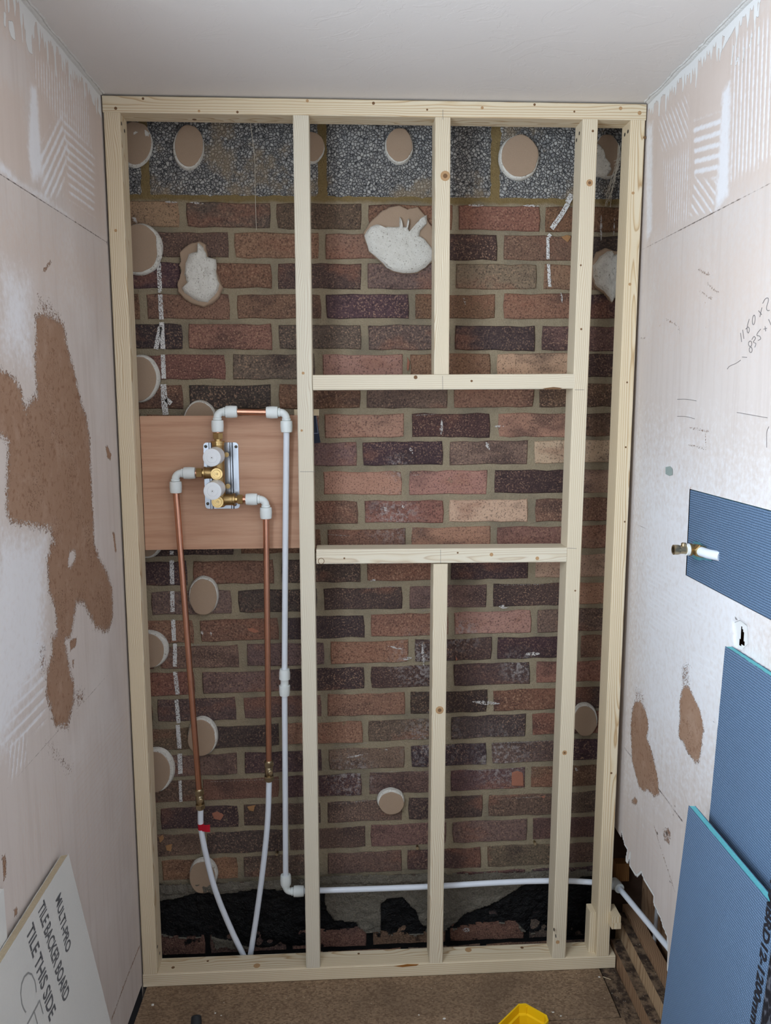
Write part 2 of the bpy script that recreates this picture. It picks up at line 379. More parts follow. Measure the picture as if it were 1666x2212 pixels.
# =================================================================== STRUCTURE
# ---- dense side walls carrying stains, plus painted daylight on the right, as attributes
class Field:
    def __init__(s, side, S, h=.004):
        s.side = side; ns = int(S/h)+1; nz = int(ZC/h)+1
        s.s = np.linspace(0, S, ns); s.z = np.linspace(0, ZC, nz); s.ns, s.nz = ns, nz
        s.SS, s.ZZ = np.meshgrid(s.s, s.z, indexing='ij')
        s.a = {k: np.zeros((ns, nz)) for k in ('brown', 'white', 'pale', 'tan', 'crack')}
        s.d = np.zeros((ns, nz))
    def uv(s, pts): return np.array([SZ(px, py, s.side) for px, py in pts])
    def sd(s, poly):
        P = np.asarray(poly); X, Z = s.SS, s.ZZ; dmin = np.full(X.shape, 1e9); ins = np.zeros(X.shape, bool); n = len(P)
        for i in range(n):
            a, b = P[i], P[(i+1) % n]; e = b-a; L = (e@e)+1e-12
            t = np.clip(((X-a[0])*e[0]+(Z-a[1])*e[1])/L, 0, 1); dmin = np.minimum(dmin, np.hypot(X-a[0]-t*e[0], Z-a[1]-t*e[1]))
            c = ((a[1] > Z) != (b[1] > Z)); ins ^= c & (X < (b[0]-a[0])*(Z-a[1])/((b[1]-a[1]) if b[1] != a[1] else 1e-9)+a[0])
        return np.where(ins, dmin, -dmin)
    def poly(s, k, pts, R=.03, amp=1., px=True):
        sd = s.sd(s.uv(pts) if px else pts); s.a[k] = np.maximum(s.a[k], np.clip(.5+sd/(2*R), 0, 1)*amp); return sd
    def line(s, k, pts, wd=.004, amp=1., px=True):
        P = s.uv(pts) if px else np.asarray(pts)
        for a, b in zip(P[:-1], P[1:]):
            e = b-a; L = e@e; t = np.clip(((s.SS-a[0])*e[0]+(s.ZZ-a[1])*e[1])/L, 0, 1); d = np.hypot(s.SS-a[0]-t*e[0], s.ZZ-a[1]-t*e[1])
            s.a[k] = np.maximum(s.a[k], np.clip(1-d/wd, 0, 1)*amp)
    def comb(s, k, zone, p0, p1, gap=.012, duty=.5, amp=.8, R=.015, bend=0.):
        """comb strokes parallel to p0-p1 inside zone (pixel polygon)"""
        a, b = s.uv([p0, p1]); e = (b-a)/np.linalg.norm(b-a); n = np.array([-e[1], e[0]])
        u = (s.SS-a[0])*n[0]+(s.ZZ-a[1])*n[1]; v = (s.SS-a[0])*e[0]+(s.ZZ-a[1])*e[1]
        u = u+bend*v*v; ph = np.abs((u/gap) % 1-.5)*2; m = np.clip(.5+s.sd(s.uv(zone))/(2*R), 0, 1)
        s.a[k] = np.maximum(s.a[k], np.clip((duty-ph)*2+.5, 0, 1)*amp*m)
    def build(s, name, hole=None, extra=None):
        side = s.side; P = wallp(side)
        X = P[0]-s.SS*WD[0]-side*s.d*WN[0]; Y = P[1]-s.SS*WD[1]-side*s.d*WN[1]
        V = np.stack([X, Y, s.ZZ], -1).reshape(-1, 3); idx = np.arange(s.ns*s.nz).reshape(s.ns, s.nz)
        q = np.stack([idx[:-1, :-1], idx[1:, :-1], idx[1:, 1:], idx[:-1, 1:]], -1)
        keep = np.ones(q.shape[:2], bool)
        if hole is not None:
            hc = (hole[:-1, :-1] & hole[1:, 1:] & hole[1:, :-1] & hole[:-1, 1:]); keep = ~hc
        q = q[keep]
        if side > 0: q = q[:, ::-1]
        Vx = [V]; Q = [q]; n0 = len(V)
        for (s0, s1, z0, z1) in (extra or []):
            c = np.array([WP(side, a, b) for a, b in ((s0, z0), (s1, z0), (s1, z1), (s0, z1))]); Vx.append(c); f = np.array([[n0, n0+1, n0+2, n0+3]])
            Q.append(f[:, ::-1] if side > 0 else f); n0 += 4
        V = np.concatenate(Vx); Q = np.concatenate(Q); me = bpy.data.meshes.new(name)
        me.vertices.add(len(V)); me.vertices.foreach_set('co', V.ravel()); me.loops.add(Q.size); me.loops.foreach_set('vertex_index', Q.ravel().astype(np.int32))
        me.polygons.add(len(Q)); me.polygons.foreach_set('loop_start', np.arange(0, Q.size, 4, dtype=np.int32)); me.polygons.foreach_set('loop_total', np.full(len(Q), 4, dtype=np.int32))
        me.update(); me.validate()
        for k, a in s.a.items():
            at = me.attributes.new(k, 'FLOAT', 'POINT'); vals = np.zeros(len(V), np.float32); vals[:a.size] = a.ravel(); at.data.foreach_set('value', vals)
        me.shade_smooth(); return tag(link(name, me, WALL), kind='structure')

YR = -3.10   # rear wall of the room
# left wall ---------------------------------------------------------------
L = Field(-1, .96)
brownL = [(78,684),(96,676),(114,684),(136,700),(148,760),(163,814),(174,868),(187,904),(194,952),(196,1023),(201,1115),(203,1170),(212,1204),(229,1232),(242,1273),(244,1326),(237,1358),(226,1364),(206,1353),(191,1323),(182,1303),(165,1301),(159,1338),(153,1375),(140,1382),(147,1432),(159,1476),(159,1517),(147,1567),(120,1570),(113,1541),(101,1500),(101,1456),(112,1414),(113,1379),(123,1367),(122,1326),(106,1276),(103,1209),(112,1171),(118,1172),(108,1142),(73,1135),(24,1127),(14,1102),(16,1034),(19,952),(0,939),(-70,930),(-70,790),(0,800),(16,809),(35,825),(46,844),(50,871),(56,885),(64,866),(81,858),(76,790),(77,736)]
L.poly('brown', brownL, .022)
hl = L.sd(L.uv([(150,1192),(163,1188),(163,1209),(153,1226),(147,1223)])); L.a['brown'] = np.where(hl > -.006, np.minimum(L.a['brown'], np.clip(.5-hl/.03, 0, 1)), L.a['brown'])
for pl, am in (([(78,630),(110,640),(140,690),(150,740),(80,700)], .42), ([(80,1390),(105,1370),(103,1480),(85,1470)], .40), ([(158,1478),(185,1485),(184,1520),(165,1545)], .46), ([(90,1590),(120,1600),(160,1650),(150,1690),(100,1630)], .40), ([(-20,790),(30,800),(20,840),(-20,860)], .5)):
    L.poly('brown', pl, .02, am)
L.line('crack', [(-10,369),(165,480),(232,524)], .0045, .7); L.line('crack', [(-60,1790),(0,1722),(140,1562)], .004, .62); L.line('crack', [(185,1512),(277,1407)], .0035, .62)
L.line('crack', [(289,1961),(220,2119)], .0035, .5); L.line('brown', [(305,2035),(275,2110),(242,2200)], .006, .75)
L.d -= np.clip(1-np.abs(L.sd(L.uv([(-10,368),(232,523),(232,525),(-10,371)])))/.004, 0, 1)*.0015
# torn plaster along the ceiling line, with notched-trowel teeth
def tornedge(Fd, depth0, teeth, seed, gap):
    g = np.random.default_rng(seed); n = int(Fd.s[-1]/gap)+3; dep = depth0+teeth*g.random(n)**1.6
    k = Fd.s/gap; i = k.astype(int); fr = np.abs(k-i-.5)*2; d = depth0*.7+(dep[i]-depth0*.7)*np.clip(1.15-fr, 0, 1)
    Fd.a['white'] = np.maximum(Fd.a['white'], np.clip(.5+(Fd.ZZ-(ZC-d[:, None]))/.016, 0, 1))
tornedge(L, .012, .07, 3, .0135)
for pl in ([(50,0),(75,0),(76,50),(68,80),(70,118),(62,112),(56,90),(54,40)], [(18,45),(28,46),(32,70),(33,88),(24,80),(19,62)], [(8,25),(13,30),(12,60),(8,55)], [(192,182),(203,178),(205,230),(200,222)], [(213,200),(219,198),(219,255),(212,240)]): L.poly('white', pl, .008)
L.poly('tan', [(-40,-30),(50,0),(60,100),(40,90),(0,60),(-40,40)], .04); L.poly('tan', [(76,60),(230,230),(226,500),(160,470),(80,300),(60,130)], .05, .9); L.poly('tan', [(-40,140),(50,200),(72,370),(60,400),(-40,350)], .03, .9); L.poly('tan', [(-40,380),(228,530),(240,700),(-40,620)], .08, .6)
L.comb('pale', [(70,110),(190,190),(200,330),(120,260),(72,170)], (120,150), (122,260), .0135, .45, .75)
L.comb('pale', [(80,330),(130,240),(150,320),(135,420),(95,440)], (85,400), (135,290), .017, .5, .9); L.comb('pale', [(130,230),(205,330),(205,470),(150,430)], (135,270), (200,330), .016, .45, .8)
L.poly('pale', [(66,180),(80,190),(92,380),(70,395),(60,330)], .012, .9); L.poly('pale', [(-10,330),(40,390),(90,415),(160,475),(100,440),(0,375)], .01, .8)
L.poly('pale', [(0,560),(70,600),(70,800),(0,760)], .06, .8); L.poly('pale', [(0,1140),(100,1160),(100,1420),(-30,1700),(-60,1400)], .05, .85); L.comb('pale', [(0,1400),(95,1330),(100,1560),(0,1640)], (5,1480), (95,1400), .02, .35, .9)
L.comb('pale', [(10,1600),(60,1570),(60,1650),(20,1700)], (40,1580), (30,1680), .016, .4, .8); L.comb('tan', [(40,1700),(150,1640),(150,1900),(20,1960)], (90,1680), (90,1880), .011, .4, .7, .05); L.comb('tan', [(150,1640),(280,1480),(300,1940),(150,1950)], (170,1800), (280,1640), .013, .4, .6, .05)
L.comb('tan', [(0,600),(230,640),(250,1000),(215,1200),(190,800),(0,700)], (60,500), (66,800), .012, .3, .4, .05)
for pl in ([(228,965),(232,962),(241,982),(239,994),(232,990)], [(243,1150),(247,1148),(252,1190),(249,1195)], [(92,585),(110,560),(112,566),(97,588)], [(4,1850),(12,1845),(14,1890),(8,1905)], [(30,1965),(38,1958),(37,1975),(31,1980)], [(150,1385),(166,1375),(164,1395),(152,1408)], [(156,1425),(161,1422),(158,1445)]): L.poly('brown', pl, .006, .9)
hole = (L.SS < .55) & (L.ZZ < .012)
ex = [(-.165, 0, -.10, ZC), (.96, WIN['s0'], 0, ZC), (WIN['s0'], WIN['s1'], 0, WIN['z0']), (WIN['s0'], WIN['s1'], WIN['z1'], ZC), (WIN['s1'], -YR, 0, ZC)]
wall_left = L.build('wall_left', hole, ex)

# right wall ---------------------------------------------------------------
Rw = Field(1, .96)
PA = [(1372,1516),(1383,1514),(1394,1532),(1400,1556),(1401,1578),(1397,1593),(1405,1613),(1413,1644),(1421,1679),(1424,1716),(1414,1721),(1399,1705),(1391,1710),(1381,1700),(1372,1668),(1366,1644),(1364,1600),(1363,1567),(1366,1534)]
PB = [(1476,1483),(1487,1481),(1498,1503),(1509,1525),(1517,1551),(1520,1578),(1515,1617),(1511,1646),(1502,1647),(1487,1626),(1476,1604),(1466,1589),(1469,1556),(1469,1512)]
for pl, R_, am in ((PA, .012, 1), (PB, .012, 1), ([(1364,1732),(1372,1722),(1378,1730),(1375,1737),(1367,1736)], .008, 1), ([(1471,1430),(1491,1425),(1494,1500),(1470,1490)], .015, .46), ([(1370,1480),(1390,1490),(1400,1540),(1372,1530)], .015, .42)): Rw.poly('brown', pl, R_, am)
for ln, wd, am in (([(1384,542),(1670,392)], .0045, .72), ([(1365,1129),(1466,1170)], .003, .62), ([(1350,1390),(1467,1494)], .003, .62), ([(1342,1606),(1366,1637)], .006, .8), ([(1422,1703),(1474,1773)], .007, .75), ([(1522,1537),(1552,1570)], .003, .6), ([(1493,990),(1491,1056)], .0022, .55), ([(1465,1244),(1478,1252)], .003, .6)): Rw.line('crack', ln, wd, am)
for ln in ([(1510,583),(1540,597)], [(1528,613),(1552,632)], [(1512,628),(1538,646)], [(1490,924),(1530,932)], [(1488,961),(1526,970)], [(1524,936),(1526,966)], [(1440,690),(1462,702)], [(1466,708),(1470,720)], [(1384,731),(1394,730)]): Rw.line('brown', ln, .007, .5)
for (x, y, r) in ((1458,1741,5), (1455,1760,5), (1448,1905,5), (1420,1800,6), (1440,1800,8), (1590,1336,7)): Rw.poly('crack', [(x-r*.5, y-r), (x+r*.3, y-r*.6), (x+r*.5, y+r), (x-r*.2, y+r*.7)], .004, .75)
Rw.line('brown', [(1413,1783),(1430,1840),(1445,1885),(1458,1925)], .005, .6); Rw.poly('brown', [(1432,1790),(1444,1785),(1452,1800),(1446,1828),(1434,1815)], .006, .52)
tornedge(Rw, .018, .05, 11, .0135)
Rw.poly('white', [(1570,60),(1600,0),(1640,-30),(1635,0),(1595,40),(1588,60),(1560,110)], .01)
for x0, y0, x1, y1 in ((1585,100,1580,140),(1608,105,1605,132),(1625,75,1620,100),(1640,60,1638,95),(1595,125,1590,140),(1640,10,1638,35)): Rw.line('white', [(x0,y0),(x1,y1)], .006, .9)
Rw.poly('tan', [(1400,230),(1640,0),(1720,-40),(1720,380),(1400,530)], .06, .9); Rw.poly('tan', [(1400,540),(1700,390),(1700,760),(1400,760)], .15, .7)
Rw.comb('pale', [(1580,90),(1690,10),(1690,330),(1575,400)], (1600,150), (1592,380), .0145, .45, .8); Rw.comb('pale', [(1420,260),(1490,200),(1490,300),(1430,330)], (1440,240), (1465,310), .0135, .4, .75); Rw.comb('pale', [(1430,350),(1495,310),(1490,480),(1440,500)], (1470,330), (1465,470), .0125, .4, .75)
Rw.comb('pale', [(1498,260),(1560,240),(1560,390),(1500,380)], (1500,270), (1556,250), .02, .5, .85, .008); Rw.comb('pale', [(1500,380),(1555,390),(1540,460),(1490,470)], (1510,380), (1545,430), .016, .4, .8, .008)
Rw.poly('pale', [(1560,200),(1580,170),(1575,420),(1545,460),(1555,300)], .012, .9); Rw.poly('pale', [(1395,270),(1412,260),(1410,500),(1396,530)], .012, .7)
Rw.poly('pale', [(1350,900),(1500,950),(1700,1000),(1700,1800),(1350,1700)], .2, .75); Rw.comb('pale', [(1390,1180),(1500,1240),(1560,1350),(1400,1420)], (1400,1200), (1480,1250), .013, .4, 1., .03); Rw.comb('pale', [(1490,1390),(1560,1420),(1550,1500),(1480,1480)], (1500,1420), (1550,1440), .016, .4, 1.)  # broad soft area is window daylight put into the colour; combs are plaster
Rw.comb('tan', [(1352,1410),(1470,1500),(1470,1640),(1350,1600)], (1400,1460), (1402,1640), .012, .35, .55, .03); Rw.comb('tan', [(1340,1740),(1420,1760),(1430,1880),(1350,1830)], (1350,1760), (1420,1850), .016, .35, .55, .02)
# torn-away bottom corner, pocket for the inset board, old pipe hole
torn = [(1330,1786),(1334,1800),(1342,1793),(1350,1826),(1356,1834),(1352,1860),(1357,1862),(1362,1842),(1360,1870),(1369,1884),(1376,1893),(1386,1884),(1392,1900),(1405,1921),(1413,1935),(1412,1950),(1421,1970),(1428,1985),(1434,2005),(1441,2020),(1443,2040)]
tuv = [tuple(p) for p in Rw.uv(torn)]; tuv = [(-.02, tuv[0][1]+.01)]+tuv+[(tuv[-1][0]+.02, .07), (.62, .05), (.62, -.05), (-.02, -.05)]
sdt = Rw.sd(tuv); hole = sdt > 0
Rw.a['white'] = np.maximum(Rw.a['white'], np.clip(.5+(sdt+.004)/.01, 0, 1)*(Rw.ZZ > .12)); Rw.a['tan'] = np.maximum(Rw.a['tan'], 0)
INS = [(1491,1057),(1478,1242)]
(is0, iz1), (is1, iz0) = SZ(1491,1057,1), SZ(1479,1244,1); is0 = (is0+is1)/2
hole |= (Rw.SS > is0+.001) & (Rw.ZZ < iz1+.004) & (Rw.ZZ > iz0+.001)
hpoly = [(1596,1353),(1600,1352),(1606,1368),(1604,1378),(1608,1386),(1605,1398),(1592,1396),(1592,1386),(1596,1372)]
sdh = Rw.poly('white', [(1584,1345),(1596,1340),(1612,1352),(1614,1390),(1600,1405),(1590,1402),(1587,1370)], .006); hole |= (Rw.sd(Rw.uv(hpoly)) > 0)
Rw.d -= np.clip(1+sdh/.004, 0, 1)*.003*(sdh > -.004)
wall_right = Rw.build('wall_right', hole, [(-.165, 0, .37, ZC), (.96, -YR, 0, ZC)])

# rear wall with an opening for the added fill lamp; ceiling; floor
def slab(name, a, b, mat): return tag(MB().box(a, b).build(name, mat), kind='structure')
xl, xr = WP(-1, -YR, 0)[0]-.1, WP(1, -YR, 0)[0]+.1
mb = MB().box((xl, YR-.1, 0), (-.32, YR, ZC)).box((.52, YR-.1, 0), (xr, YR, ZC)).box((-.32, YR-.1, 2.02), (.52, YR, ZC))
tag(mb.build('wall_rear', WHITEP), kind='structure')
tag(MB().box((-.90, YR-.1, ZC), (.90, YB+.12, ZC+.06)).build('ceiling', CEIL), kind='structure')
# outer leaf of the left wall, so that only the window lets light in
mb = MB(); t_ = .12
for (s0, s1, z0, z1) in [(WIN['s0'], WIN['s1'], WIN['z0']-.03, WIN['z0']), (WIN['s0'], WIN['s1'], WIN['z1'], WIN['z1']+.03), (WIN['s0']-.03, WIN['s0'], WIN['z0'], WIN['z1']), (WIN['s1'], WIN['s1']+.03, WIN['z0'], WIN['z1'])]:
    c = [WP(-1, a, z, o) for a in (s0, s1) for z in (z0, z1) for o in (-.001, -t_)]
    V = [c[0], c[4], c[6], c[2], c[1], c[5], c[7], c[3]]; mb.add(V, [(0,1,2,3),(4,7,6,5),(0,4,5,1),(1,5,6,2),(2,6,7,3),(3,7,4,0)])
win = tag(mb.build('window_1', PVC), kind='structure')
mb = MB(); sm = (WIN['s0']+WIN['s1'])/2
a, b = WP(-1, sm-.025, WIN['z0'], -.05), WP(-1, sm+.025, WIN['z1'], -.09); mb.box(tuple(np.minimum(a, b)), tuple(np.maximum(a, b))); mb.build('window_mullion', PVC, win)

# floor --------------------------------------------------------------------
floor = tag(MB().box((-.95, YR-.1, -.16), (.95, YB+.12, -.14)).build('floor', DARK), kind='structure')
q0, q1 = UZ(1296,2095), UZ(1335,2186); seam = UZ(1200,2204)[1]
def xat(y, off=0): return q0[0]+(q1[0]-q0[0])*(y-q0[1])/(q1[1]-q0[1])+off
for k, (ya, yb) in enumerate(((seam+.0015, FD-.003), (seam-1.2, seam-.0015), (YR+.0, seam-1.203))):
    mb = MB(); la, lb = UZ(306,2120)[0], UZ(280,2212)[0]
    P = [(-.612, ya), (xat(ya) if k == 0 else .58, ya), (xat(yb) if k == 0 else .58, yb), (-.608, yb)]
    n = 4; V = [(x, y, -.022) for x, y in P]+[(x, y, 0) for x, y in P]
    mb.add(V, [(0,3,2,1),(4,5,6,7)]+[(i, (i+1) % 4, 4+(i+1) % 4, 4+i) for i in range(4)]); mb.build('chipboard_panel', CHIP, floor)
mb = MB(); P = [(xat(seam-.3, .004), seam-.3), (.619, seam-.3), (.6195, FD), (xat(FD, .004), FD)]
mb.add([(x, y, -.03) for x, y in P]+[(x, y, -.002) for x, y in P], [(0,3,2,1),(4,5,6,7)]+[(i, (i+1) % 4, 4+(i+1) % 4, 4+i) for i in range(4)]); mb.build('floor_strip', DIRTY, floor)

# ---- back wall: mortar bed, bricks, blocks --------------------------------
gx, gz = 120, 150; X = np.linspace(-.80, .80, gx); Z = np.linspace(-.14, 2.2, gz); mb = MB()
V = [(x, YB+.0042+.0018*N3(x*30, z*30)+.0012*N3(x*90, z*90, 3), z) for x in X for z in Z]
mb.add(V, [(i*gz+j, (i+1)*gz+j, (i+1)*gz+j+1, i*gz+j+1) for i in range(gx-1) for j in range(gz-1)])
me = mb.mesh('wall_back', True); wall_back = tag(link('wall_back', me, MORTAR), kind='structure')
tag(MB().box((-.9, YB+.03, -.16), (.9, YB+.12, ZC+.05)).build('wall_outer', DARK, wall_back))

LT = [436,501,568,635,700,766,831,895,958,1021,1085,1148,1212,1276,1338,1394,1451,1508,1569,1628,1683,1742,1799,1854]
RT = [444,508,571,635,704,764,829,893,952,1016,1078,1138,1201,1262,1320,1377,1432,1490,1545,1604,1660,1718,1772,1828]
JX = [(982,470),(890,530),(787,600),(891,660),(787,730),(878,790),(785,860),(883,920),(778,985),(876,1045),(781,1110),(884,1170),(785,1235),(877,1290),(794,1350),(890,1410),(795,1465),(880,1525),(789,1580),(880,1640),(790,1700),(876,1755),(796,1815),(874,1865)]
TONES = ['MPPRRRD','DPRRDRD','DRDPMRD','RRRDRRD','DRPPDPD','RRPORTD','RDRPRRD','RROODOR','DRPDPTT','RROODMD','DDRRTRR','DDRRORO','DRDRDTR','PDDPDOT','RRDROPD','DPPRDDR','RPDDDRD','DPPRDRD','PDRPDRP','RPDPDPD','PRDPPRD','DPPDPPD','PDPPPPD','RPPDPPR','DDDDDDD','DDDDDDD','RPRRRPR','RPRPRPR']
CT = dict(D=(78,62,60), P=(107,87,78), R=(126,93,77), O=(156,120,102), T=(178,150,126), M=(142,121,98))
def brick_mesh(k, bw, bh):
    g = random.Random(k); per = []; nx, nz = 6, 2
    for i in range(nx): per.append((-bw/2+bw*i/nx, -bh/2))
    for i in range(nz): per.append((bw/2, -bh/2+bh*i/nz))
    for i in range(nx): per.append((bw/2-bw*i/nx, bh/2))
    for i in range(nz): per.append((-bw/2, bh/2-bh*i/nz))
    per = [(x*(.985 if abs(abs(z)-bh/2) < 1e-6 and abs(abs(x)-bw/2) < 1e-6 else 1)+g.uniform(-.0018, .0018), z+g.uniform(-.002, .002)) for x, z in per]; n = len(per)
    V = [(x-math.copysign(.0028, x), 0, z-math.copysign(.0022, z)) for x, z in per]+[(x, .003, z) for x, z in per]+[(x, .018, z) for x, z in per]
    Fc = [tuple(range(n))]+[(i, n+i, n+(i+1) % n, (i+1) % n) for i in range(n)]+[(n+i, 2*n+i, 2*n+(i+1) % n, n+(i+1) % n) for i in range(n)]
    m = MB(); m.add(V, Fc); me = m.mesh('brick'); me.materials.append(BRICK); return me
BM = [brick_mesh(k, .2085, .0605) for k in range(12)]
zl = [UY(480, a, YB)[2] for a in LT]; zr = [UY(1100, a, YB)[2] for a in RT]; xL, xR = UY(480, 1000, YB)[0], UY(1100, 1000, YB)[0]
jx = [UY(px, py, YB)[0] for px, py in JX]
for k in range(4): zl.append(zl[-1]-.0735); zr.append(zr[-1]-.0735); jx.append(jx[-2])
gbr = random.Random(5)
for c in range(28):
    j = jx[c]; j0 = j-.2245*round((j+.70)/.2245); i = 0
    # index of the leftmost brick that shows at the left edge of the frame (x about -.58)
    xs = [j0+.2245*k for k in range(-1, 9)]; row = TONES[c]; vis = 0
    for x0, x1 in zip(xs[:-1], xs[1:]):
        if x1 < -.60 or x0 > .66: continue
        tn = row[min(vis, 6)]; vis += 1; xc = (x0+x1)/2; f = (xc-xL)/(xR-xL); zt = zl[c]+(zr[c]-zl[c])*f
        o = link('brick', BM[gbr.randrange(12)], None, wall_back); hgt = gbr.uniform(.96, 1.03)
        o.location = (xc+gbr.uniform(-.002, .002), YB+gbr.uniform(-.0012, .0012), zt-.0305); o.rotation_euler = (gbr.uniform(-.008, .008), -math.atan2(zr[c]-zl[c], xR-xL)+gbr.uniform(-.006, .006), 0)
        o.scale = (gbr.uniform(.985, 1.01), 1, hgt)
        b = CT[tn]; v = gbr.uniform(.88, 1.12); o.color = lin(tuple(min(255, max(8, q*v+gbr.uniform(-4, 4))) for q in b))
# concrete blocks in the top course
zb = (UY(500, 426, YB)[2]+UY(1100, 428, YB)[2])/2
xj = [UY(311, 350, YB)[0], UY(696, 350, YB)[0], UY(1071, 350, YB)[0]]
for a, b in ((-.80, xj[0]), (xj[0], xj[1]), (xj[1], xj[2]), (xj[2], .80)):
    m = MB(); nx, nz = 46, 24; xs = np.linspace(a+.008, b-.008, nx); zs = np.linspace(zb, zb+.205, nz)
    V = [(x+.003*N3(z*60, x*9)*(i in (0, nx-1)), YB-.001+.0016*N3(x*120, z*120)+.0012*N3(x*40, z*40, 5)+(.008 if i in (0, nx-1) or jj in (0, nz-1) else 0), z+.003*N3(x*50, 7)*(jj == 0)) for i, x in enumerate(xs) for jj, z in enumerate(zs)]
    m.add(V, [(i*nz+jj, (i+1)*nz+jj, (i+1)*nz+jj+1, i*nz+jj+1) for i in range(nx-1) for jj in range(nz-1)]); m.build('concrete_block', BLOCK, wall_back, True)
# parged cement band and bitumen at the foot of the wall
def tarsheet():
    nx, nz = 330, 60; xs = np.linspace(-.64, .66, nx); zs = np.linspace(-.01, .222, nz); V = []; T = []; keep = np.zeros((nx, nz), bool)
    def inside(px, py, poly):
        r = False; n = len(poly)
        for i in range(n):
            a, b = poly[i], poly[(i+1) % n]
            if (a[1] > py) != (b[1] > py) and px < (b[0]-a[0])*(py-a[1])/(b[1]-a[1])+a[0]: r = not r
        return r
    P = lambda pts: [(UY(x, y, YB)[0], UY(x, y, YB)[2]) for x, y in pts]
    tars = [P([(330,1945),(395,1935),(430,1925),(490,1928),(560,1918),(700,1920),(705,1960),(720,1985),(770,1990),(775,2006),(700,2040),(640,2055),(560,2050),(500,2030),(455,2018),(380,2022),(330,2010)]),
            P([(822,1950),(835,1938),(870,1935),(898,1965),(908,1990),(922,2000),(918,2012),(860,2018),(822,2010)]), P([(965,2005),(985,1990),(1000,1975),(1060,1950),(1100,1930),(1125,1910),(1200,1895),(1300,1885),(1300,2060),(1200,2060),(1200,2010),(1140,2012),(1115,1990),(1040,1990),(985,2003)])]
    lowc = P([(330,2014),(380,2024),(455,2020),(465,2045),(500,2046),(560,2052),(600,2045),(660,2052),(690,2014),(770,2002),(790,2010),(830,2014),(900,2018),(925,2012),(960,2010),(985,2003),(1040,1992),(1115,1990),(1125,2012),(1160,2013),(1200,2008),(1240,2060),(1320,2060)])
    lx = [p[0] for p in lowc]; lz = [p[1] for p in lowc]; top = P([(330,1905),(480,1900),(640,1890),(700,1884),(900,1882),(1100,1876),(1300,1872)]); tx = [p[0] for p in top]; tz = [p[1] for p in top]
    for i, x in enumerate(xs):
        lo = np.interp(x, lx, lz)+.008*N3(x*45, 1); hi = np.interp(x, tx, tz)+.004*N3(x*60, 2)
        for j, z in enumerate(zs):
            t = any(inside(x, z, p) for p in tars); keep[i, j] = lo < z < hi; rough = .006*N3(x*22, z*22)+.004*N3(x*70, z*70, 4)
            y = YB-.009-rough-(.005 if z > hi-.028 else 0)+(.007 if t else 0)
            V.append((x, y, z)); T.append(1. if t else 0.)
    Fc = [(i*nz+j, (i+1)*nz+j, (i+1)*nz+j+1, i*nz+j+1) for i in range(nx-1) for j in range(nz-1) if keep[i, j] and keep[i+1, j+1] and keep[i+1, j] and keep[i, j+1]]
    m = bpy.data.meshes.new('bitumen_render'); m.from_pydata(V, [], Fc); at = m.attributes.new('tar', 'FLOAT', 'POINT')
    Tm = np.array(T).reshape(nx, nz)
    for _ in range(2): Tm[1:-1, 1:-1] = (Tm[1:-1, 1:-1]*2+Tm[:-2, 1:-1]+Tm[2:, 1:-1]+Tm[1:-1, :-2]+Tm[1:-1, 2:])/6
    at.data.foreach_set('value', Tm.ravel().astype(np.float32)); m.shade_smooth()
    return tag(link('bitumen_render', m, TAR, wall_back), 'rough black bitumen and grey cement coat at the foot of the brick wall')
tarsheet()

# ---- plasterboard adhesive dabs left on the wall ---------------------------
def blob(outline, ybase, h, mat, name, parent, edge=.25, rough=.0, rings=7, seed=0, y0=None):
    """low mound with a given outline in (x,z); flat-topped, with a rolled edge"""
    n = len(outline); cx = sum(p[0] for p in outline)/n; cz = sum(p[1] for p in outline)/n; V = []; Fc = []
    fr = [1, 1-edge*.18, 1-edge*.5, 1-edge]+list(np.linspace(1-edge, 0, rings)[1:-1])
    hh = [0, .62, .92, 1]+[1]*(rings-2)
    for f, q in zip(fr, hh):
        for x, z in outline:
            X_, Z_ = cx+(x-cx)*f, cz+(z-cz)*f
            V.append((X_, ybase-h*q-(rough*(N3(X_*55, Z_*55, seed)+.6*N3(X_*140, Z_*140, seed)) if q > .5 else 0), Z_))
    m = len(fr); V.append((cx, ybase-h-rough*N3(cx*55, cz*55, seed), cz))
    for i in range(m-1):
        for k in range(n): Fc.append((i*n+k, i*n+(k+1) % n, (i+1)*n+(k+1) % n, (i+1)*n+k))
    for k in range(n): Fc.append(((m-1)*n+k, (m-1)*n+(k+1) % n, m*n))
    mb_ = MB(); mb_.add(V, Fc); return mb_.build(name, mat, parent, True)
def outl(px, py, rx, ry, n=44, seed=0, jag=.02, Y=YB):
    pts = []
    for k in range(n):
        th = 2*math.pi*k/n; r = 1+jag*(N3(math.cos(th)*1.6+seed*3.1, math.sin(th)*1.6, seed)*2.2+.7*N3(math.cos(th)*7, math.sin(th)*7, seed+9))
        q = UY(px+rx*r*math.cos(th), py+ry*r*math.sin(th), Y); pts.append((q[0], q[2]))
    return pts
def pxo(pts, Y=YB, sub=3, jag=.0014, seed=0):
    P = [UY(x, y, Y) for x, y in pts]; out = []; n = len(P)
    for i in range(n):
        for k in range(sub):
            t = k/sub; q = P[i]*(1-t)+P[(i+1) % n]*t; out.append((q[0]+jag*N3(i*3.3+k, seed)*2, q[2]+jag*N3(i*2.7+k, seed+5)*2))
    return out
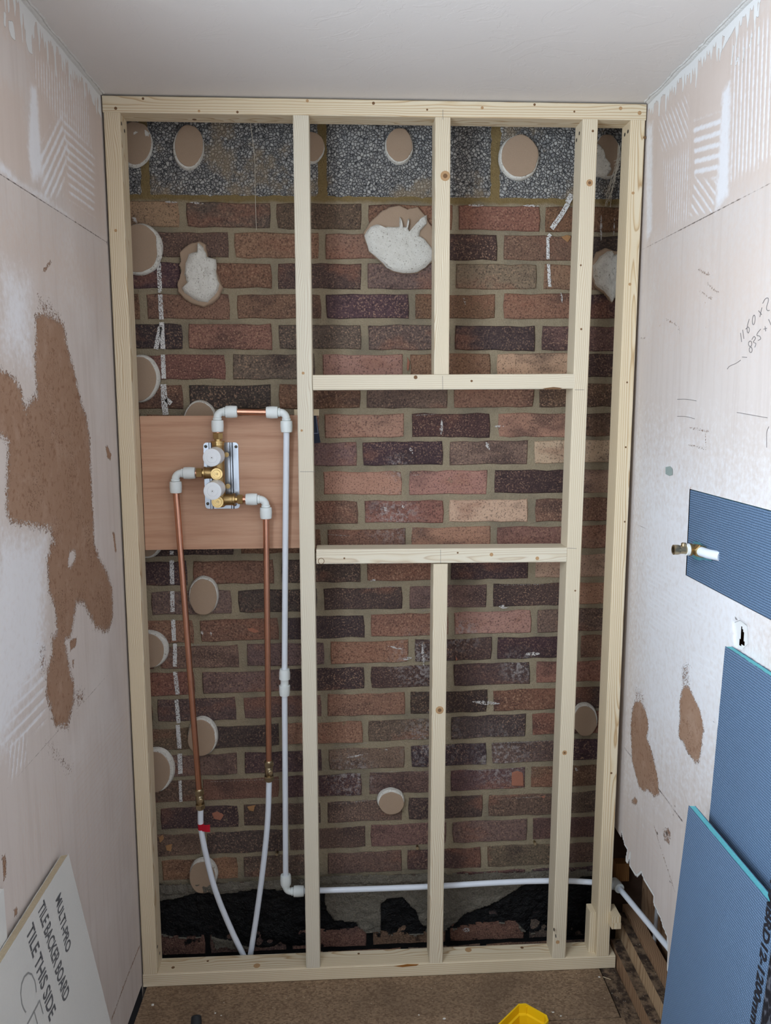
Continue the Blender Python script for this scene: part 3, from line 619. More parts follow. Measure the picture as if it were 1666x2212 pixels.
DABS = [(292,314,40,49,3,-2),(408,321,34,48,2,-3),(671,321,31,34,2,-1),(862,318,31,39,0,-2),(1120,342,44,50,1,-2),(1310,340,30,49,-1,-1),(303,540,50,57,-3,-1),(305,817,42,51,-3,1),(433,901,35,36,0,2),(317,1172,36,33,-2,-2),(441,1285,33,42,0,2),(322,1401,44,41,-5,2),(439,1587,33,42,-2,2),(338,1660,41,48,-5,3),(441,1886,31,37,-2,3),(844,1726,30,26,1,4),(1262,1551,28,35,-1,3)]
for i, (px, py, rx, ry, dx, dy) in enumerate(DABS):
    d = blob(outl(px, py, rx, ry, seed=i), YB-.002, .011, GYPSUM, 'plaster_dab', wall_back, .14, .0006, seed=i)
    blob(outl(px+dx, py+dy, rx*.9, ry*.92, seed=i, jag=.03), YB-.0130, .0018, PAPER, 'paper_face', d, .05)
# dabs whose paper tore off, leaving rough gypsum lumps
torn8 = [(432,521),(445,528),(451,560),(466,575),(470,590),(482,622),(477,640),(462,655),(442,664),(418,658),(400,648),(386,632),(383,618),(390,595),(393,585),(387,573),(391,566),(389,545),(400,535),(408,528)]
d = blob(pxo(torn8), YB-.002, .009, PAPER, 'plaster_dab', wall_back, .10, .0004)
blob(pxo([(430,526),(440,535),(449,556),(468,562),(470,578),(468,592),(476,615),(470,634),(450,654),(430,652),(400,634),(396,626),(406,612),(400,594),(403,570),(410,550),(427,545)]), YB-.011, .014, GYPSUM, 'gypsum_lump', d, .35, .004, 9, 3)
torn9 = [(862,444),(880,452),(890,450),(902,447),(918,465),(932,490),(944,520),(944,555),(932,568),(918,580),(900,591),(870,592),(850,588),(835,580),(820,565),(797,545),(786,510),(785,503),(800,480),(820,460),(840,448)]
d = blob(pxo(torn9), YB-.002, .009, PAPER, 'plaster_dab', wall_back, .08, .0004)
blob(pxo([(800,492),(812,486),(822,494),(836,492),(850,493),(861,492),(863,470),(866,474),(865,492),(878,492),(881,474),(885,476),(880,496),(893,512),(902,496),(912,470),(921,466),(922,485),(908,500),(905,512),(918,520),(930,535),(940,550),(930,567),(918,579),(900,590),(870,591),(850,587),(835,579),(820,564),(797,544),(787,510)], sub=2), YB-.0105, .012, GYPSUM, 'gypsum_lump', d, .3, .0035, 9, 8)
d = blob(pxo([(1306,536),(1322,541),(1340,545),(1345,600),(1336,630),(1320,655),(1308,640),(1300,633),(1286,622),(1278,600),(1276,570),(1288,545)]), YB-.002, .010, PAPER, 'plaster_dab', wall_back, .1, .0004)
blob(pxo([(1308,545),(1318,543),(1322,552),(1340,548),(1345,600),(1336,630),(1320,655),(1310,640),(1302,630),(1286,620),(1279,600),(1279,575),(1292,556)]), YB-.011, .016, GYPSUM, 'gypsum_lump', d, .35, .005, 9, 14)
blob(pxo([(1280,310),(1292,318),(1300,330),(1303,345),(1314,360),(1316,372),(1306,388),(1285,386),(1275,360)]), YB-.0125, .012, GYPSUM, 'gypsum_lump', wall_back, .3, .004, 8, 21)
blob(pxo([(308,275),(325,290),(330,315),(326,325),(312,326),(300,318),(285,306),(290,280)]), YB-.0130, .0016, GYPSUM, 'gypsum_lump', wall_back, .1, .0006, 8, 23)
blob(pxo([(340,512),(349,525),(352,545),(352,560),(343,568)]), YB-.0128, .003, GYPSUM, 'gypsum_lump', wall_back, .1, .0006, 8, 25)
for q in ([(864,319),(870,318),(869,329),(864,329)], [(430,1290),(433,1294),(434,1310),(431,1314),(427,1302)], [(461,1578),(466,1580),(467,1594),(463,1596)]):
    blob(pxo(q, jag=.0004), YB-.0135, .001, GYPSUM, 'gypsum_lump', wall_back, .2, .0003, 5, 2)

# ---- paint line and splashes on the brick ----------------------------------
def ribbon(name, pts, wd, mat, Y=YB-.0022, parent=wall_back, jag=.18, taper=False):
    P = [UY(x, y, Y) for x, y in pts]; Q = [Vector(p) for p in P]
    R_ = []; 
    for a, b in zip(Q[:-1], Q[1:]):
        m = max(5, int((b-a).length/.005))
        R_ += [a.lerp(b, k/m) for k in range(m)]
    R_.append(Q[-1]); V = []; Fc = []
    for i, p in enumerate(R_):
        t = (R_[min(i+1, len(R_)-1)]-R_[max(i-1, 0)]); n = Vector((t.z, 0, -t.x)).normalized(); w0 = wd*(1+jag*N3(i*.9, wd*900)); w1 = wd*(1+jag*N3(i*.8, 4.4))
        if taper: k_ = (.15+math.sin(math.pi*i/max(1, len(R_)-1)))*(.7+.6*abs(N3(i*1.7, wd*3e3))); w0 *= k_; w1 *= k_
        V += [p-n*w0, p+n*w1]
    for i in range(len(R_)-1): Fc.append((2*i, 2*i+1, 2*i+3, 2*i+2))
    m = MB(); m.add(V, Fc); return m.build(name, mat, parent)
for seg, wd in (([(343,568),(346,632)], .0052), ([(346,636),(349,690)], .0055), ([(349,696),(352,754)], .006), ([(346,706),(337,754)], .0055), ([(352,766),(354,818)], .0055), ([(353,830),(356,880),(358,896)], .0075), ([(358,862),(370,872)], .006), ([(371,1190),(371,1198)], .005), ([(371,1210),(372,1262)], .0055), ([(372,1277),(373,1322)], .0055), ([(374,1338),(376,1384)], .0055), ([(378,1390),(378,1440)], .0052), ([(378,1451),(384,1500)], .0055), ([(381,1511),(386,1562)], .0052), ([(384,1566),(388,1617)], .0055), ([(388,1628),(390,1672)], .006), ([(389,1686),(391,1732)], .004)):
    ribbon('paint_line', seg, wd, CHALK)
for seg, wd in (([(1236,420),(1226,438)], .009), ([(1227,440),(1212,466),(1192,494)], .0075), ([(1190,506),(1185,512)], .006), ([(1184,512),(1184,560)], .005), ([(1185,570),(1188,620)], .005), ([(1212,632),(1215,654)], .003), ([(1299,465),(1299,520)], .003), ([(1328,470),(1326,510)], .002), ([(1001,639),(1006,658)], .0025), ([(955,905),(953,940)], .004), ([(1066,921),(1090,921)], .003), ([(1050,955),(1058,972)], .005), ([(885,966),(892,980)], .004), ([(830,1096),(836,1104)], .005), ([(870,1090),(874,1098)], .005), ([(1134,1413),(1168,1412)], .006), ([(868,1424),(890,1421)], .005), ([(838,1396),(870,1402)], .003), ([(800,1255),(812,1253)], .004), ([(912,1390),(916,1440)], .004), ([(748,1637),(796,1628)], .0022), ([(832,1618),(837,1622)], .004), ([(436,1362),(437,1372)], .004), ([(455,1365),(457,1373)], .003), ([(1078,1310),(1100,1312)], .005), ([(286,468),(296,482)], .005), ([(356,436),(384,437)], .003), ([(410,437),(440,440)], .003), ([(1010,443),(1045,444)], .003), ([(1130,444),(1165,445)], .003), ([(1020,1516),(1080,1520)], .006), ([(1300,1660),(1310,1652)], .004), ([(1243,1658),(1250,1670)], .004), ([(720,2185-220),(726,1972)], .004), ([(1000,2012-4),(1016,2010)], .008), ([(716,1945),(730,1948)], .007)):
    if seg[0] in ((1236,420),(1227,440),(1190,506),(1184,512),(1185,570)): ribbon('paint_line', seg, wd*.8, CHALK, YB-.003)
    else: ribbon('plaster_splash', seg, wd, SPLASH, YB-.003, taper=True)
# white dust caught on the top arrises of some bricks
for (x0, y0, x1, y1) in ((1066,1262,1205,1260),(880,896,950,892),(878,1026,910,1023),(700,1152,760,1156),(780,1270,870,1264),(900,1318,935,1316),(712,1612,800,1602),(1060,1604,1195,1598),(700,1675,790,1668),(800,1667,925,1662),(960,1660,1070,1662),(1060,1725,1190,1718),(440,1687,640,1680),(380,1394,450,1390),(715,1735,810,1726)):
    ribbon('lime_bloom', [(x0, y0+2), ((x0+x1)/2, (y0+y1)/2+2), (x1, y1+2)], .0016, BLOOM, YB-.0028, taper=True)

# =================================================================== THE STUD FRAME
frame = tag(empty('stud_frame', (0, 0, 0)), 'pale new pine stud partition frame standing before the exposed brick wall', 'timber frame')
def timber(name, p0, p1, wd, dp, col, parent=frame, mat=WOOD, y0=0., bev=.0028):
    """bar from p0 to p1 (centre line of the front face, x,z); length is local z"""
    p0 = Vector((p0[0], y0, p0[1])); p1 = Vector((p1[0], y0, p1[1])); Ln = (p1-p0).length
    bm = bmesh.new(); bmesh.ops.create_cube(bm, size=1); bmesh.ops.scale(bm, vec=(wd, dp, Ln), verts=bm.verts); bmesh.ops.translate(bm, vec=(0, dp/2, Ln/2), verts=bm.verts)
    bmesh.ops.bevel(bm, geom=[e for e in bm.edges if abs((e.verts[0].co-e.verts[1].co).z) > Ln*.5], offset=bev, segments=2, affect='EDGES', profile=.5)
    me = bpy.data.meshes.new(name); bm.to_mesh(me); bm.free(); o = link(name, me, mat, parent)
    d = (p1-p0).normalized(); yv = Vector((0, 1, 0)); xv = yv.cross(d).normalized()
    o.matrix_local = Matrix(((xv.x, yv.x, d.x, p0.x), (xv.y, yv.y, d.y, p0.y), (xv.z, yv.z, d.z, p0.z), (0, 0, 0, 1)))
    o.color = (*col[:3], col[3] if len(col) > 3 else .8); return o
zt0, zs = 2.1365, .0365
plate = timber('top_plate', (-HW, (zt0+2.1725)/2), (HW, (zt0+2.1725)/2), .036, FD, (.42, .62, .56))
sole = timber('sole_plate', (-HW, zs/2), (HW, zs/2), .0365, FD, (.2, .75, .5))
s1 = timber('stud', (-.5990, zs), (-.5985, zt0), .0365, FD, (.9, .55, .5))
s2 = timber('stud', (-.1812, zs), (-.1772, zt0), .0365, FD, (.96, .62, .5, .1))
s3u = timber('stud', (.1460, 1.5575), (.1458, zt0), .0360, FD, (.1, .4, .52, .5))
s3l = timber('stud', (.1400, zs), (.1462, 1.0995), .0360, FD, (.12, .45, .5, .5))
s4 = timber('stud', (.4660, zs), (.4878, zt0), .0365, FD, (.72, .36, .42, .5))
s5 = timber('stud', (.5835, zs), (.5995, zt0), .0345, FD, (.62, .40, .6, .9))
nu = timber('noggin', (-.1595, 1.5390), (.4660, 1.5405), .0358, FD, (.95, .30, .5, .3))
nl = timber('noggin', (-.1570, 1.1215), (.4590, 1.1175), .0365, FD, (.55, .40, .75, .25))
timber('packing_block', (.5585, zs), (.5600, .150), .016, .040, (.8, .2, .5), y0=.018)

# knots, screws, pencil marks: (pixel x, y, radius px) on a front face, or on a side/top plane
def disc(name, P, nrm, r, mat, parent, squash=1., th=.0006):
    nrm = Vector(nrm).normalized(); m = MB(); m.lathe(Vector(P)-nrm*.0006, nrm, [(0, r), (.0006+th*.6, r), (.0006+th, r*.7)], 16); return m.build(name, mat, parent)
def knot(px, py, r, parent, dark=False):
    P = UY(px, py, 0); k = disc('knot', P, (0, -1, 0), r/880., KNOTD if dark else KNOT, parent, th=.0004)
    if r > 4.5: disc('knot_heart', P-np.array([0, .0004, 0]), (0, -1, 0), r/880.*.45, KNOTD, k, th=.0002)
for px, py, r, p, dk in ((250,234,3,plate,1),(309,213,2.5,plate,1),(430,240,2.5,plate,0),(513,242,2.5,plate,1),(664,218,3,plate,0),(807,223,3,plate,1),(923,237,2,plate,1),(1042,233,3,plate,0),(1155,226,2.5,plate,1),(1241,241,2,plate,1),(1341,234,3.5,plate,0),(1382,244,4,plate,0),
    (962,380,10,s3u,0),(1274,395,7,s4,0),(1281,283,2.5,s4,1),(1255,573,2,s4,1),(1256,711,2.2,s4,1),(1368,417,3,s5,0),(1361,614,3,s5,0),(1393,297,3,s5,1),(1355,826,2,s5,1),(1352,966,2,s5,1),(1350,1127,2,s5,1),(898,815,4,nu,1),(1019,823,2.5,nu,1),(744,1206,2,nl,1),(1161,1206,4,nl,0),(1062,1198,4,nl,0),(989,1194,2,nl,1),
    (950,1534,9,s3l,0),(1220,1626,5.5,s4,0),(1243,1276,2,s4,1),(1321,1670,2.5,s5,1),(1205,2035,4.5,s4,0),(250,498,3,s1,0),(655,806,3,s2,0),(652,930,2.5,s2,0)): knot(px, py, r, p, dk)
def topdisc(px, py, r, parent, mat=KNOTD):
    P = UZ(px, py, zs); return disc('knot', P, (0, 0, 1), r/900., mat, parent, th=.0004)
topdisc(555,2086,8,sole,KNOT); topdisc(1012,2052,8,sole,KNOT); topdisc(374,2090,4,sole); topdisc(1128,2047,4,sole); topdisc(449,2076,3,sole); topdisc(775,2060,3,sole)
def sidescrew(px, py, X_, parent, sgn):
    r = ray(px, py); P = CAM+(X_-CAM[0])/r[0]*r; disc('screw', P, (sgn, 0, 0), .0042, SCREWM, parent)
for px, py in ((262,267),(269,283)): sidescrew(px, py, -.5803, s1, 1)
for px, py in ((1252,288),(1246,303)): sidescrew(px, py, .4692, s4, -1)
for px, py in ((1350,291),(1357,284)): sidescrew(px, py, .5820, s5, -1)
for px, py in ((1197,2008),(1201,2022)): sidescrew(px, py, .4482, s4, -1)
for px, py in ((340,2045),(345,2059)): sidescrew(px, py, -.5808, s1, 1)
r_ = ray(420, 258); P = CAM+(zt0-CAM[2])/r_[2]*r_; disc('knot', P, (0, 0, -1), .005, KNOTD, plate)
def stroke(name, pts3, r, mat, parent, n=5): return MB().tube(pts3, r, n).build(name, mat, parent)
for a, b, p in (((957,237),(957,258),plate),((956,812),(957,842),nu),((952,1187),(952,1217),nl),((648,1019),(681,1019),s2),((1242,842),(1262,842),s4),((1226,1184),(1246,1185),s4)):
    stroke('pencil_mark', [UY(*a, -.0001), UY(*b, -.0001)], .00045, PENCIL, p)
c = UY(694, 1212, -.0002); stroke('pencil_ring', [c+np.array([.0072*math.cos(t), 0, .0072*math.sin(t)]) for t in np.linspace(0, 2*math.pi, 25)], .0007, KNOTD, nl)
# dark rot stain at the right end of the upper noggin, resin streak on the sole plate
def stain(name, pts, Y, mat, parent):
    m = MB(); prism(m, [(UY(x, y, Y)[0], UY(x, y, Y)[2]) for x, y in pts], Y-.0003, Y+.0008); return m.build(name, mat, parent)
stain('resin_stain', [(1172,839),(1196,836),(1215,838),(1208,841),(1180,841)], 0, KNOTD, nu)
stain('resin_stain', [(850,2087),(880,2083),(905,2083),(900,2086),(870,2089)], 0, m_plain('resin', (150,96,40), .5), sole)

bpy.context.view_layer.update()
for t_ in frame.children:
    for c_ in t_.children: c_.matrix_parent_inverse = t_.matrix_local.inverted()

# =================================================================== PLUMBING BOARD AND VALVE
YP = .064
def rect(px0, py0, px1, py1, Y): a = UY(px0, py0, Y); b = UY(px1, py1, Y); return a, b
a, b = UY(290, 898, YP), UY(672, 1186, YP)
zt, zbm = UY(480, 898, YP)[2], UY(480, 1186, YP)[2]
xb0 = -.5800
m = MB().box((0, 0, 0), (b[0]-.002-xb0, .018, zt-zbm)); ply = m.build('plywood_panel', PLY); ply.location = (xb0, YP, zbm)
tag(ply, 'reddish plywood panel fixed across the left bay behind the valve', 'panel')
# offcut of batten and packer stuck behind the second stud
P0, P1 = UY(645, 892, .090), UY(679, 892, .090)
tag(MB().box((UY(635.5,886,.085)[0], .0825, UY(640,898,.085)[2]), (UY(689,886,.085)[0], .100, UY(640,884.5,.085)[2])).build('batten_offcut', WOOD), 'short pine offcut wedged behind the stud above the plywood', 'offcut')
sl = empty('packer_wedge'); tag(sl, 'dark navy plastic strip wedged behind the stud beside the plywood', 'packer')
Yw = .118
m = MB(); prism(m, [(UY(x, y, Yw)[0], UY(x, y, Yw)[2]) for x, y in ((664,896),(683,897),(692.5,956),(670,959))], Yw, Yw+.008); m.build('strip', NAVY, sl)
m = MB(); prism(m, [(UY(x, y, Yw)[0], UY(x, y, Yw)[2]) for x, y in ((682.4,900),(683.4,900),(688,936.5),(676,937),(676,935.5),(686.6,935))], Yw-.0004, Yw+.001); m.build('printed_line', m_plain('pale_print', (120,128,150)), sl)

valve = tag(empty('shower_valve', tuple(UY(470, 1025, YP))), 'brass concealed shower valve with two translucent caps on the plywood', 'shower valve')
def vpart(m, name, mat, parent=valve, smooth=True):
    o = m.build(name, mat, None, smooth); o.parent = parent
    off = Vector(valve.location) if parent is valve else Vector(valve.location)
    o.data.transform(Matrix.Translation(-off)); return o
def V3(px, py, Y): return Vector(UY(px, py, Y))
# pressed steel plate with two folded ribs
a, b = V3(439.5, 956, YP), V3(518.5, 1098, YP); x0, x1, z1_, z0_ = a.x, b.x, a.z, b.z
def rrect(x0, x1, z0, z1, r, n=5):
    o = []
    for cx, cz, t0 in ((x1-r, z1-r, 0), (x0+r, z1-r, 90), (x0+r, z0+r, 180), (x1-r, z0+r, 270)):
        for k in range(n+1): t = math.radians(t0+90*k/n); o.append((cx+r*math.cos(t), cz+r*math.sin(t)))
    return o
m = MB(); prism(m, rrect(x0, x1, z0_, z1_, .008), YP-.003, YP-.0005); vpart(m, 'back_plate', STEEL, smooth=False)
wd = x1-x0
for f in (.20, .80):
    m = MB(); xc = x0+wd*f; m.add([(xc-.004, YP-.003, z0_), (xc-.0015, YP-.0075, z0_), (xc+.0015, YP-.0075, z0_), (xc+.004, YP-.003, z0_), (xc-.004, YP-.003, z1_), (xc-.0015, YP-.0075, z1_), (xc+.0015, YP-.0075, z1_), (xc+.004, YP-.003, z1_)], [(0,1,5,4),(1,2,6,5),(2,3,7,6),(0,3,2,1),(4,5,6,7)]); vpart(m, 'plate_rib', STEEL, smooth=False)
for px, py in ((444.5, 964.5), (510, 965), (449, 1088), (508, 1090)):
    m = MB(); m.lathe(V3(px, py, YP-.003), (0, -1, 0), [(0, .0038), (.0012, .0038), (.002, .002)], 14); vpart(m, 'plate_screw', SCREWM)
YV = .036
def cylp(m, p, q, prof_r, n=26):
    p, q = Vector(p), Vector(q); Ln = (q-p).length; m.lathe(p, q-p, [(0, prof_r), (Ln, prof_r)], n); return m
xc = V3(473, 1020, YV).x; zT = V3(473, 953, YV).z; zB = V3(473, 1095, YV).z
m = MB(); m.lathe((xc, YV, zB), (0, 0, 1), [(0, .010), (.004, .0145), (zT-zB-.012, .0145), (zT-zB-.010, .0150)], 30); vpart(m, 'valve_body', BRASS)
m = MB(); m.lathe((xc, YV, zT-.010), (0, 0, 1), [(0, .0150), (.006, .0150), (.0065, .0165), (.010, .0165)], 30); vpart(m, 'outlet_collar', BRASSL)
def nut(m, p, d, L_, r): m.lathe(p, d, [(0, r*.92), (.0008, r), (L_-.0008, r), (L_, r*.92)], 6)
zN = V3(473, 952, YV).z
m = MB(); m.lathe((xc, YV, zN-.002), (0, 0, 1), [(0, .0085), (.006, .0085)], 24); nut(m, Vector((xc, YV, zN+.004)), (0, 0, 1), .015, .0125); vpart(m, 'compression_nut', BRASSL, smooth=False)
zl_ = V3(440, 1021.5, YV).z; xl_ = V3(442, 1021, YV).x
m = MB(); m.lathe((xc, YV, zl_), (-1, 0, 0), [(0, .0140), (xc-xl_-.003, .0140), (xc-xl_-.002, .0150), (xc-xl_+.001, .0150)], 28); vpart(m, 'inlet_port', BRASS)
m = MB(); m.lathe((xl_, YV, zl_), (-1, 0, 0), [(0, .0085), (.006, .0085)], 20); nut(m, Vector((xl_-.005, YV, zl_)), (-1, 0, 0), .014, .0122); vpart(m, 'compression_nut', BRASSL, smooth=False)
zr_ = V3(500, 1079, YV).z; xr_ = V3(508, 1079, YV).x
m = MB(); m.lathe((xc, YV, zr_), (1, 0, 0), [(0, .0140), (xr_-xc-.006, .0140), (xr_-xc-.005, .0155), (xr_-xc, .0155)], 28); vpart(m, 'inlet_port', BRASS)
m = MB(); m.lathe((xr_, YV, zr_), (1, 0, 0), [(0, .0085), (.007, .0085)], 20); nut(m, Vector((xr_+.006, YV, zr_)), (1, 0, 0), .013, .0122); vpart(m, 'compression_nut', BRASSL, smooth=False)
for px, py in ((468, 1024), (470, 1084.5)):   # check-valve covers with turned rings and a slot
    p = V3(px, py, YV-.022); m = MB(); m.lathe((p.x, YV, p.z), (0, -1, 0), [(0, .0148), (.020, .0148), (.0215, .0140), (.0215, .0118), (.0205, .0115), (.0205, .0098), (.0225, .0092), (.0225, .0062), (.0212, .0060), (.0212, .0036), (.0228, .0032)], 32); c_ = vpart(m, 'check_valve_cover', BRASSL)
    m = MB(); m.box((p.x-.003, YV-.0234, p.z-.0005), (p.x+.003, YV-.0222, p.z+.0005)); vpart(m, 'screw_slot', SCREWM, c_, False); 
for i, (px, py, bx, by) in enumerate(((457.5, 988.5, 470, 985), (459, 1061, 471, 1056))):
    p = V3(px, py, -.040); bse = V3(bx, by, YV)
    p.x = (p.x+bse.x)/2+ (p.x-bse.x)/2; d_ = Vector((0, -1, 0)); Lc = YV-.008-(-.040)
    m = MB(); m.lathe((p.x, YV, p.z), d_, [(0, .0160), (.014, .0160)], 28); vpart(m, 'spindle_boss', BRASS)
    m = MB(); m.lathe((p.x, YV-.012, p.z), d_, [(0, .0216), (Lc-.008, .0210), (Lc-.0045, .0207), (Lc-.004, .0195), (Lc-.0047, .0125), (Lc-.004, .0120), (Lc-.004, .004), (Lc-.0028, .0034)], 40); k = vpart(m, 'protective_cap', CAP)
    m = MB(); m.lathe((p.x, YV-.012-Lc+.0030, p.z), d_, [(0, .0013), (.0006, .0013)], 10); vpart(m, 'cap_dimple', SCREWM, k)
for px, py in ((490, 982), (493, 1050)):
    p = V3(px, py, YV+.008); m = MB(); m.lathe(p, (0, -1, 0), [(0, .0060), (.006, .0060), (.006, .0030), (.004, .0028)], 18); m.box((xc, p.y-.004, p.z-.003), (p.x-.003, p.y, p.z+.003)); vpart(m, 'fixing_lug', BRASSL, smooth=False)

# ---- pipe runs --------------------------------------------------------------
def run(name, label, loc): return tag(empty(name, loc), label, 'pipe')
def socket(m, p, d, L_=.0285, r=.0148): m.lathe(p, d, [(0, .0100), (.0005, r*.93), (.003, r*.97), (L_*.45, r), (L_*.86, r*.95), (L_-.001, r*.90), (L_, .0085)], 26)
def elbow(parent, corner, d0, d1, reach=.020):
    """two sockets reaching from corner along d0 and d1 with a round bend between"""
    c = Vector(corner); d0 = Vector(d0).normalized(); d1 = Vector(d1).normalized(); R_ = .0155
    ce = c+(d0+d1)*R_; pts = [c+d0*(reach+.004)]
    for k in range(9):
        t = math.pi/2*k/8; pts.append(ce-d1*R_*math.cos(t)-d0*R_*math.sin(t))
    pts.append(c+d1*(reach+.004)); m = MB(); m.tube(pts, .0092, 20); e = m.build('elbow_fitting', FIT, parent, True)
    for d in (d0, d1):
        m = MB(); m.lathe(c+d*(reach-.006), d, [(0, .0092), (.0005, .0108), (.005, .0108), (.0055, .0098)], 22); m.build('elbow_ring', FIT, e, True)
        m = MB(); socket(m, c+d*reach, d); m.build('elbow_collar', FIT, e, True)
    return e
def isol(parent, top, d, r0=.0075):
    """quarter-turn isolating valve: two hex nuts, body and slotted ball screw"""
    p = Vector(top); d = Vector(d).normalized(); v = None
    m = MB(); m.lathe(p, d, [(0, .0080), (.002, .0095), (.013, .0095), (.0135, .0108), (.017, .0108), (.0175, .0090), (.021, .0105), (.036, .0108), (.039, .0090), (.058, .0085)], 24); v = m.build('isolating_valve', NICKEL, parent, True)
    for t in (.003, .043):
        m = MB(); nut(m, p+d*t, d, .0115, .0130); m.build('hex_nut', NICKEL, v)
    q = p+d*.029+Vector((.004, -.0095, 0)); m = MB(); m.lathe(q, (.35, -1, 0), [(0, .0062), (.0035, .0062), (.0042, .0050)], 18); m.box((q.x-.003, q.y-.0048, q.z-.0006), (q.x+.004, q.y-.0036, q.z+.0006)); m.build('ball_screw', NICKEL, v)
    return v
def pt(px, py, Y): return Vector(UY(px, py, Y))
# run A: left inlet
A = run('water_pipe', 'left copper and white plastic pipe with red tape, feeding the valve from below', tuple(pt(525, 2060, .09)))
def rel(o, root):
    # shift a freshly built child so that the root empty's location is its origin
    for c in root.children_recursive: 
        if c.type == 'MESH' and not c.get('_r'): c.data.transform(Matrix.Translation(-root.location)); c['_r'] = 1
cA = pt(378.5, 1019.5, YV); cA.z = zl_
elbow(A, cA, (1, 0, 0), (0, 0, -1))
m = MB(); m.tube([cA+Vector((.040, 0, 0)), Vector((xl_-.008, YV, zl_))], .0075, 20); m.build('copper_stub', COPPER, A, True)
pA0 = cA+Vector((0, 0, -.040)); pA1 = pt(430, 1706, .070)
m = MB(); m.tube([pA0, pA0.lerp(pA1, .5), pA1], .0075, 22); m.build('copper_tube', COPPER, A, True)
dA = (pA1-pA0).normalized(); isol(A, pA1-dA*.003, dA); pA2 = pA1+dA*.053
m = MB(); tp = spline([pA2, pt(434.5, 1790, .076), pt(446, 1850, .080), pt(466, 1925, .085), pt(496, 2000, .090), pt(527, 2066, .094), pt(550, 2120, .097)], 10); m.tube(tp, .0075, 20); m.build('plastic_tube', PLASTIC, A, True)
q = pt(434, 1786, .0755); m = MB(); m.lathe(q+Vector((0, 0, .010)), (.03, .05, -1), [(0, .0080), (.017, .0080)], 20); ob = m.build('red_tape', REDT, A, True)
m = MB(); W_ = [(0, 0), (.012, -.0015), (.0205, .001)]; V = []; 
for x, y in W_: V += [(q.x+.004+x, q.y-.0075+y, q.z+.0095-abs(x)*.05), (q.x+.004+x, q.y-.0075+y, q.z-.0085-x*.15)]
m.add(V+[(a_, b_+.0006, c_) for a_, b_, c_ in V], [(0,1,3,2),(2,3,5,4),(6,8,9,7),(8,10,11,9),(0,2,8,6),(2,4,10,8),(1,7,9,3),(3,9,11,5),(4,5,11,10)]); m.build('tape_flag', REDT, ob)
rel(None, A)
# run B: right inlet
B = run('water_pipe', 'middle copper and white plastic pipe dropping from the lower right of the valve', tuple(pt(541, 2060, .09)))
cB = pt(574, 1079.5, YV); cB.z = zr_
elbow(B, cB, (-1, 0, 0), (0, 0, -1))
m = MB(); m.tube([cB+Vector((-.040, 0, 0)), Vector((xr_+.008, YV, zr_))], .0075, 20); m.build('copper_stub', COPPER, B, True)
pB0 = cB+Vector((0, 0, -.040)); pB1 = pt(581, 1645, .066)
m = MB(); m.tube([pB0, pB0.lerp(pB1, .5), pB1], .0075, 22); m.build('copper_tube', COPPER, B, True)
dB = (pB1-pB0).normalized(); isol(B, pB1-dB*.003, dB); pB2 = pB1+dB*.052
m = MB(); m.tube(spline([pB2, pt(578.5, 1770, .074), pt(570, 1860, .080), pt(557, 1960, .088), pt(541, 2064, .094), pt(532, 2120, .097)], 10), .0075, 20); m.build('plastic_tube', PLASTIC, B, True)
rel(None, B)
# run C: outlet over the top, down, along the floor and out to the right
Cc = run('water_pipe', 'long white pipe looping from the valve top, down the bay and along the wall', tuple(pt(620, 1920, .088)))
c1 = pt(472.5, 889.5, YV); c1.x = xc
elbow(Cc, c1, (0, 0, -1), (1, 0, 0))
m = MB(); m.tube([c1+Vector((0, 0, -.040)), Vector((xc, YV, zN+.012))], .0075, 20); m.build('copper_stub', COPPER, Cc, True)
c2 = pt(618.5, 894, YV); c2.z = c1.z-.002
elbow(Cc, c2, (-1, 0, 0), (0, 0, -1))
m = MB(); m.tube([c1+Vector((.040, 0, 0)), c2+Vector((-.040, 0, 0))], .0075, 22); m.build('copper_tube', COPPER, Cc, True)
c3 = pt(618, 1926, .088); pk0, pk1 = pt(615, 1447, .062), pt(615, 1500, .065)
m = MB(); m.tube([c2+Vector((0, 0, -.040)), c2.lerp(pk0, .5), pk0], .0075, 20); m.build('plastic_tube', PLASTIC, Cc, True)
dk = (pk1-pk0).normalized(); Lk = (pk1-pk0).length; m = MB(); m.lathe(pk0-dk*.003, dk, [(0, .0085), (.001, .0125), (.010, .0140), (.027, .0142), (.028, .0105), (Lk-.022, .0105), (Lk-.021, .0142), (Lk-.004, .0140), (Lk+.005, .0125), (Lk+.006, .0085)], 26); m.build('straight_coupler', FIT, Cc, True)
m = MB(); m.tube([pk1, pk1.lerp(c3, .5), c3+Vector((0, 0, .040))], .0075, 20); m.build('plastic_tube', PLASTIC, Cc, True)
elbow(Cc, c3, (0, 0, 1), (1, 0, 0))
e0 = c3+Vector((.040, 0, 0)); c4 = pt(1331, 1910, .078)
m = MB(); m.tube(spline([e0, pt(790, 1920.5, .088), pt(930, 1915, .088), pt(1060, 1907.5, .088), pt(1150, 1903.5, .086), pt(1230, 1903, .083), pt(1300, 1907.5, .080), c4+Vector((-.012, 0, 0))], 8), .0075, 18); m.build('plastic_tube', PLASTIC, Cc, True)
e2 = pt(1440, 2042, -.19); d4 = (e2-c4).normalized()
m = MB(); m.lathe(c4-d4*.014, d4, [(0, .0100), (.002, .0130), (.018, .0142), (.036, .0132), (.0375, .0085)], 26); m.lathe(c4+Vector((-.03, 0, 0)), (1, 0, 0), [(0, .0085), (.001, .0128), (.026, .0140), (.034, .0100)], 24); m.build('elbow_fitting', FIT, Cc, True)
m = MB(); m.tube([c4+d4*.02, c4.lerp(e2, .6), e2, e2+(e2-c4)*.5], .0075, 18); m.build('plastic_tube', PLASTIC, Cc, True)
rel(None, Cc)

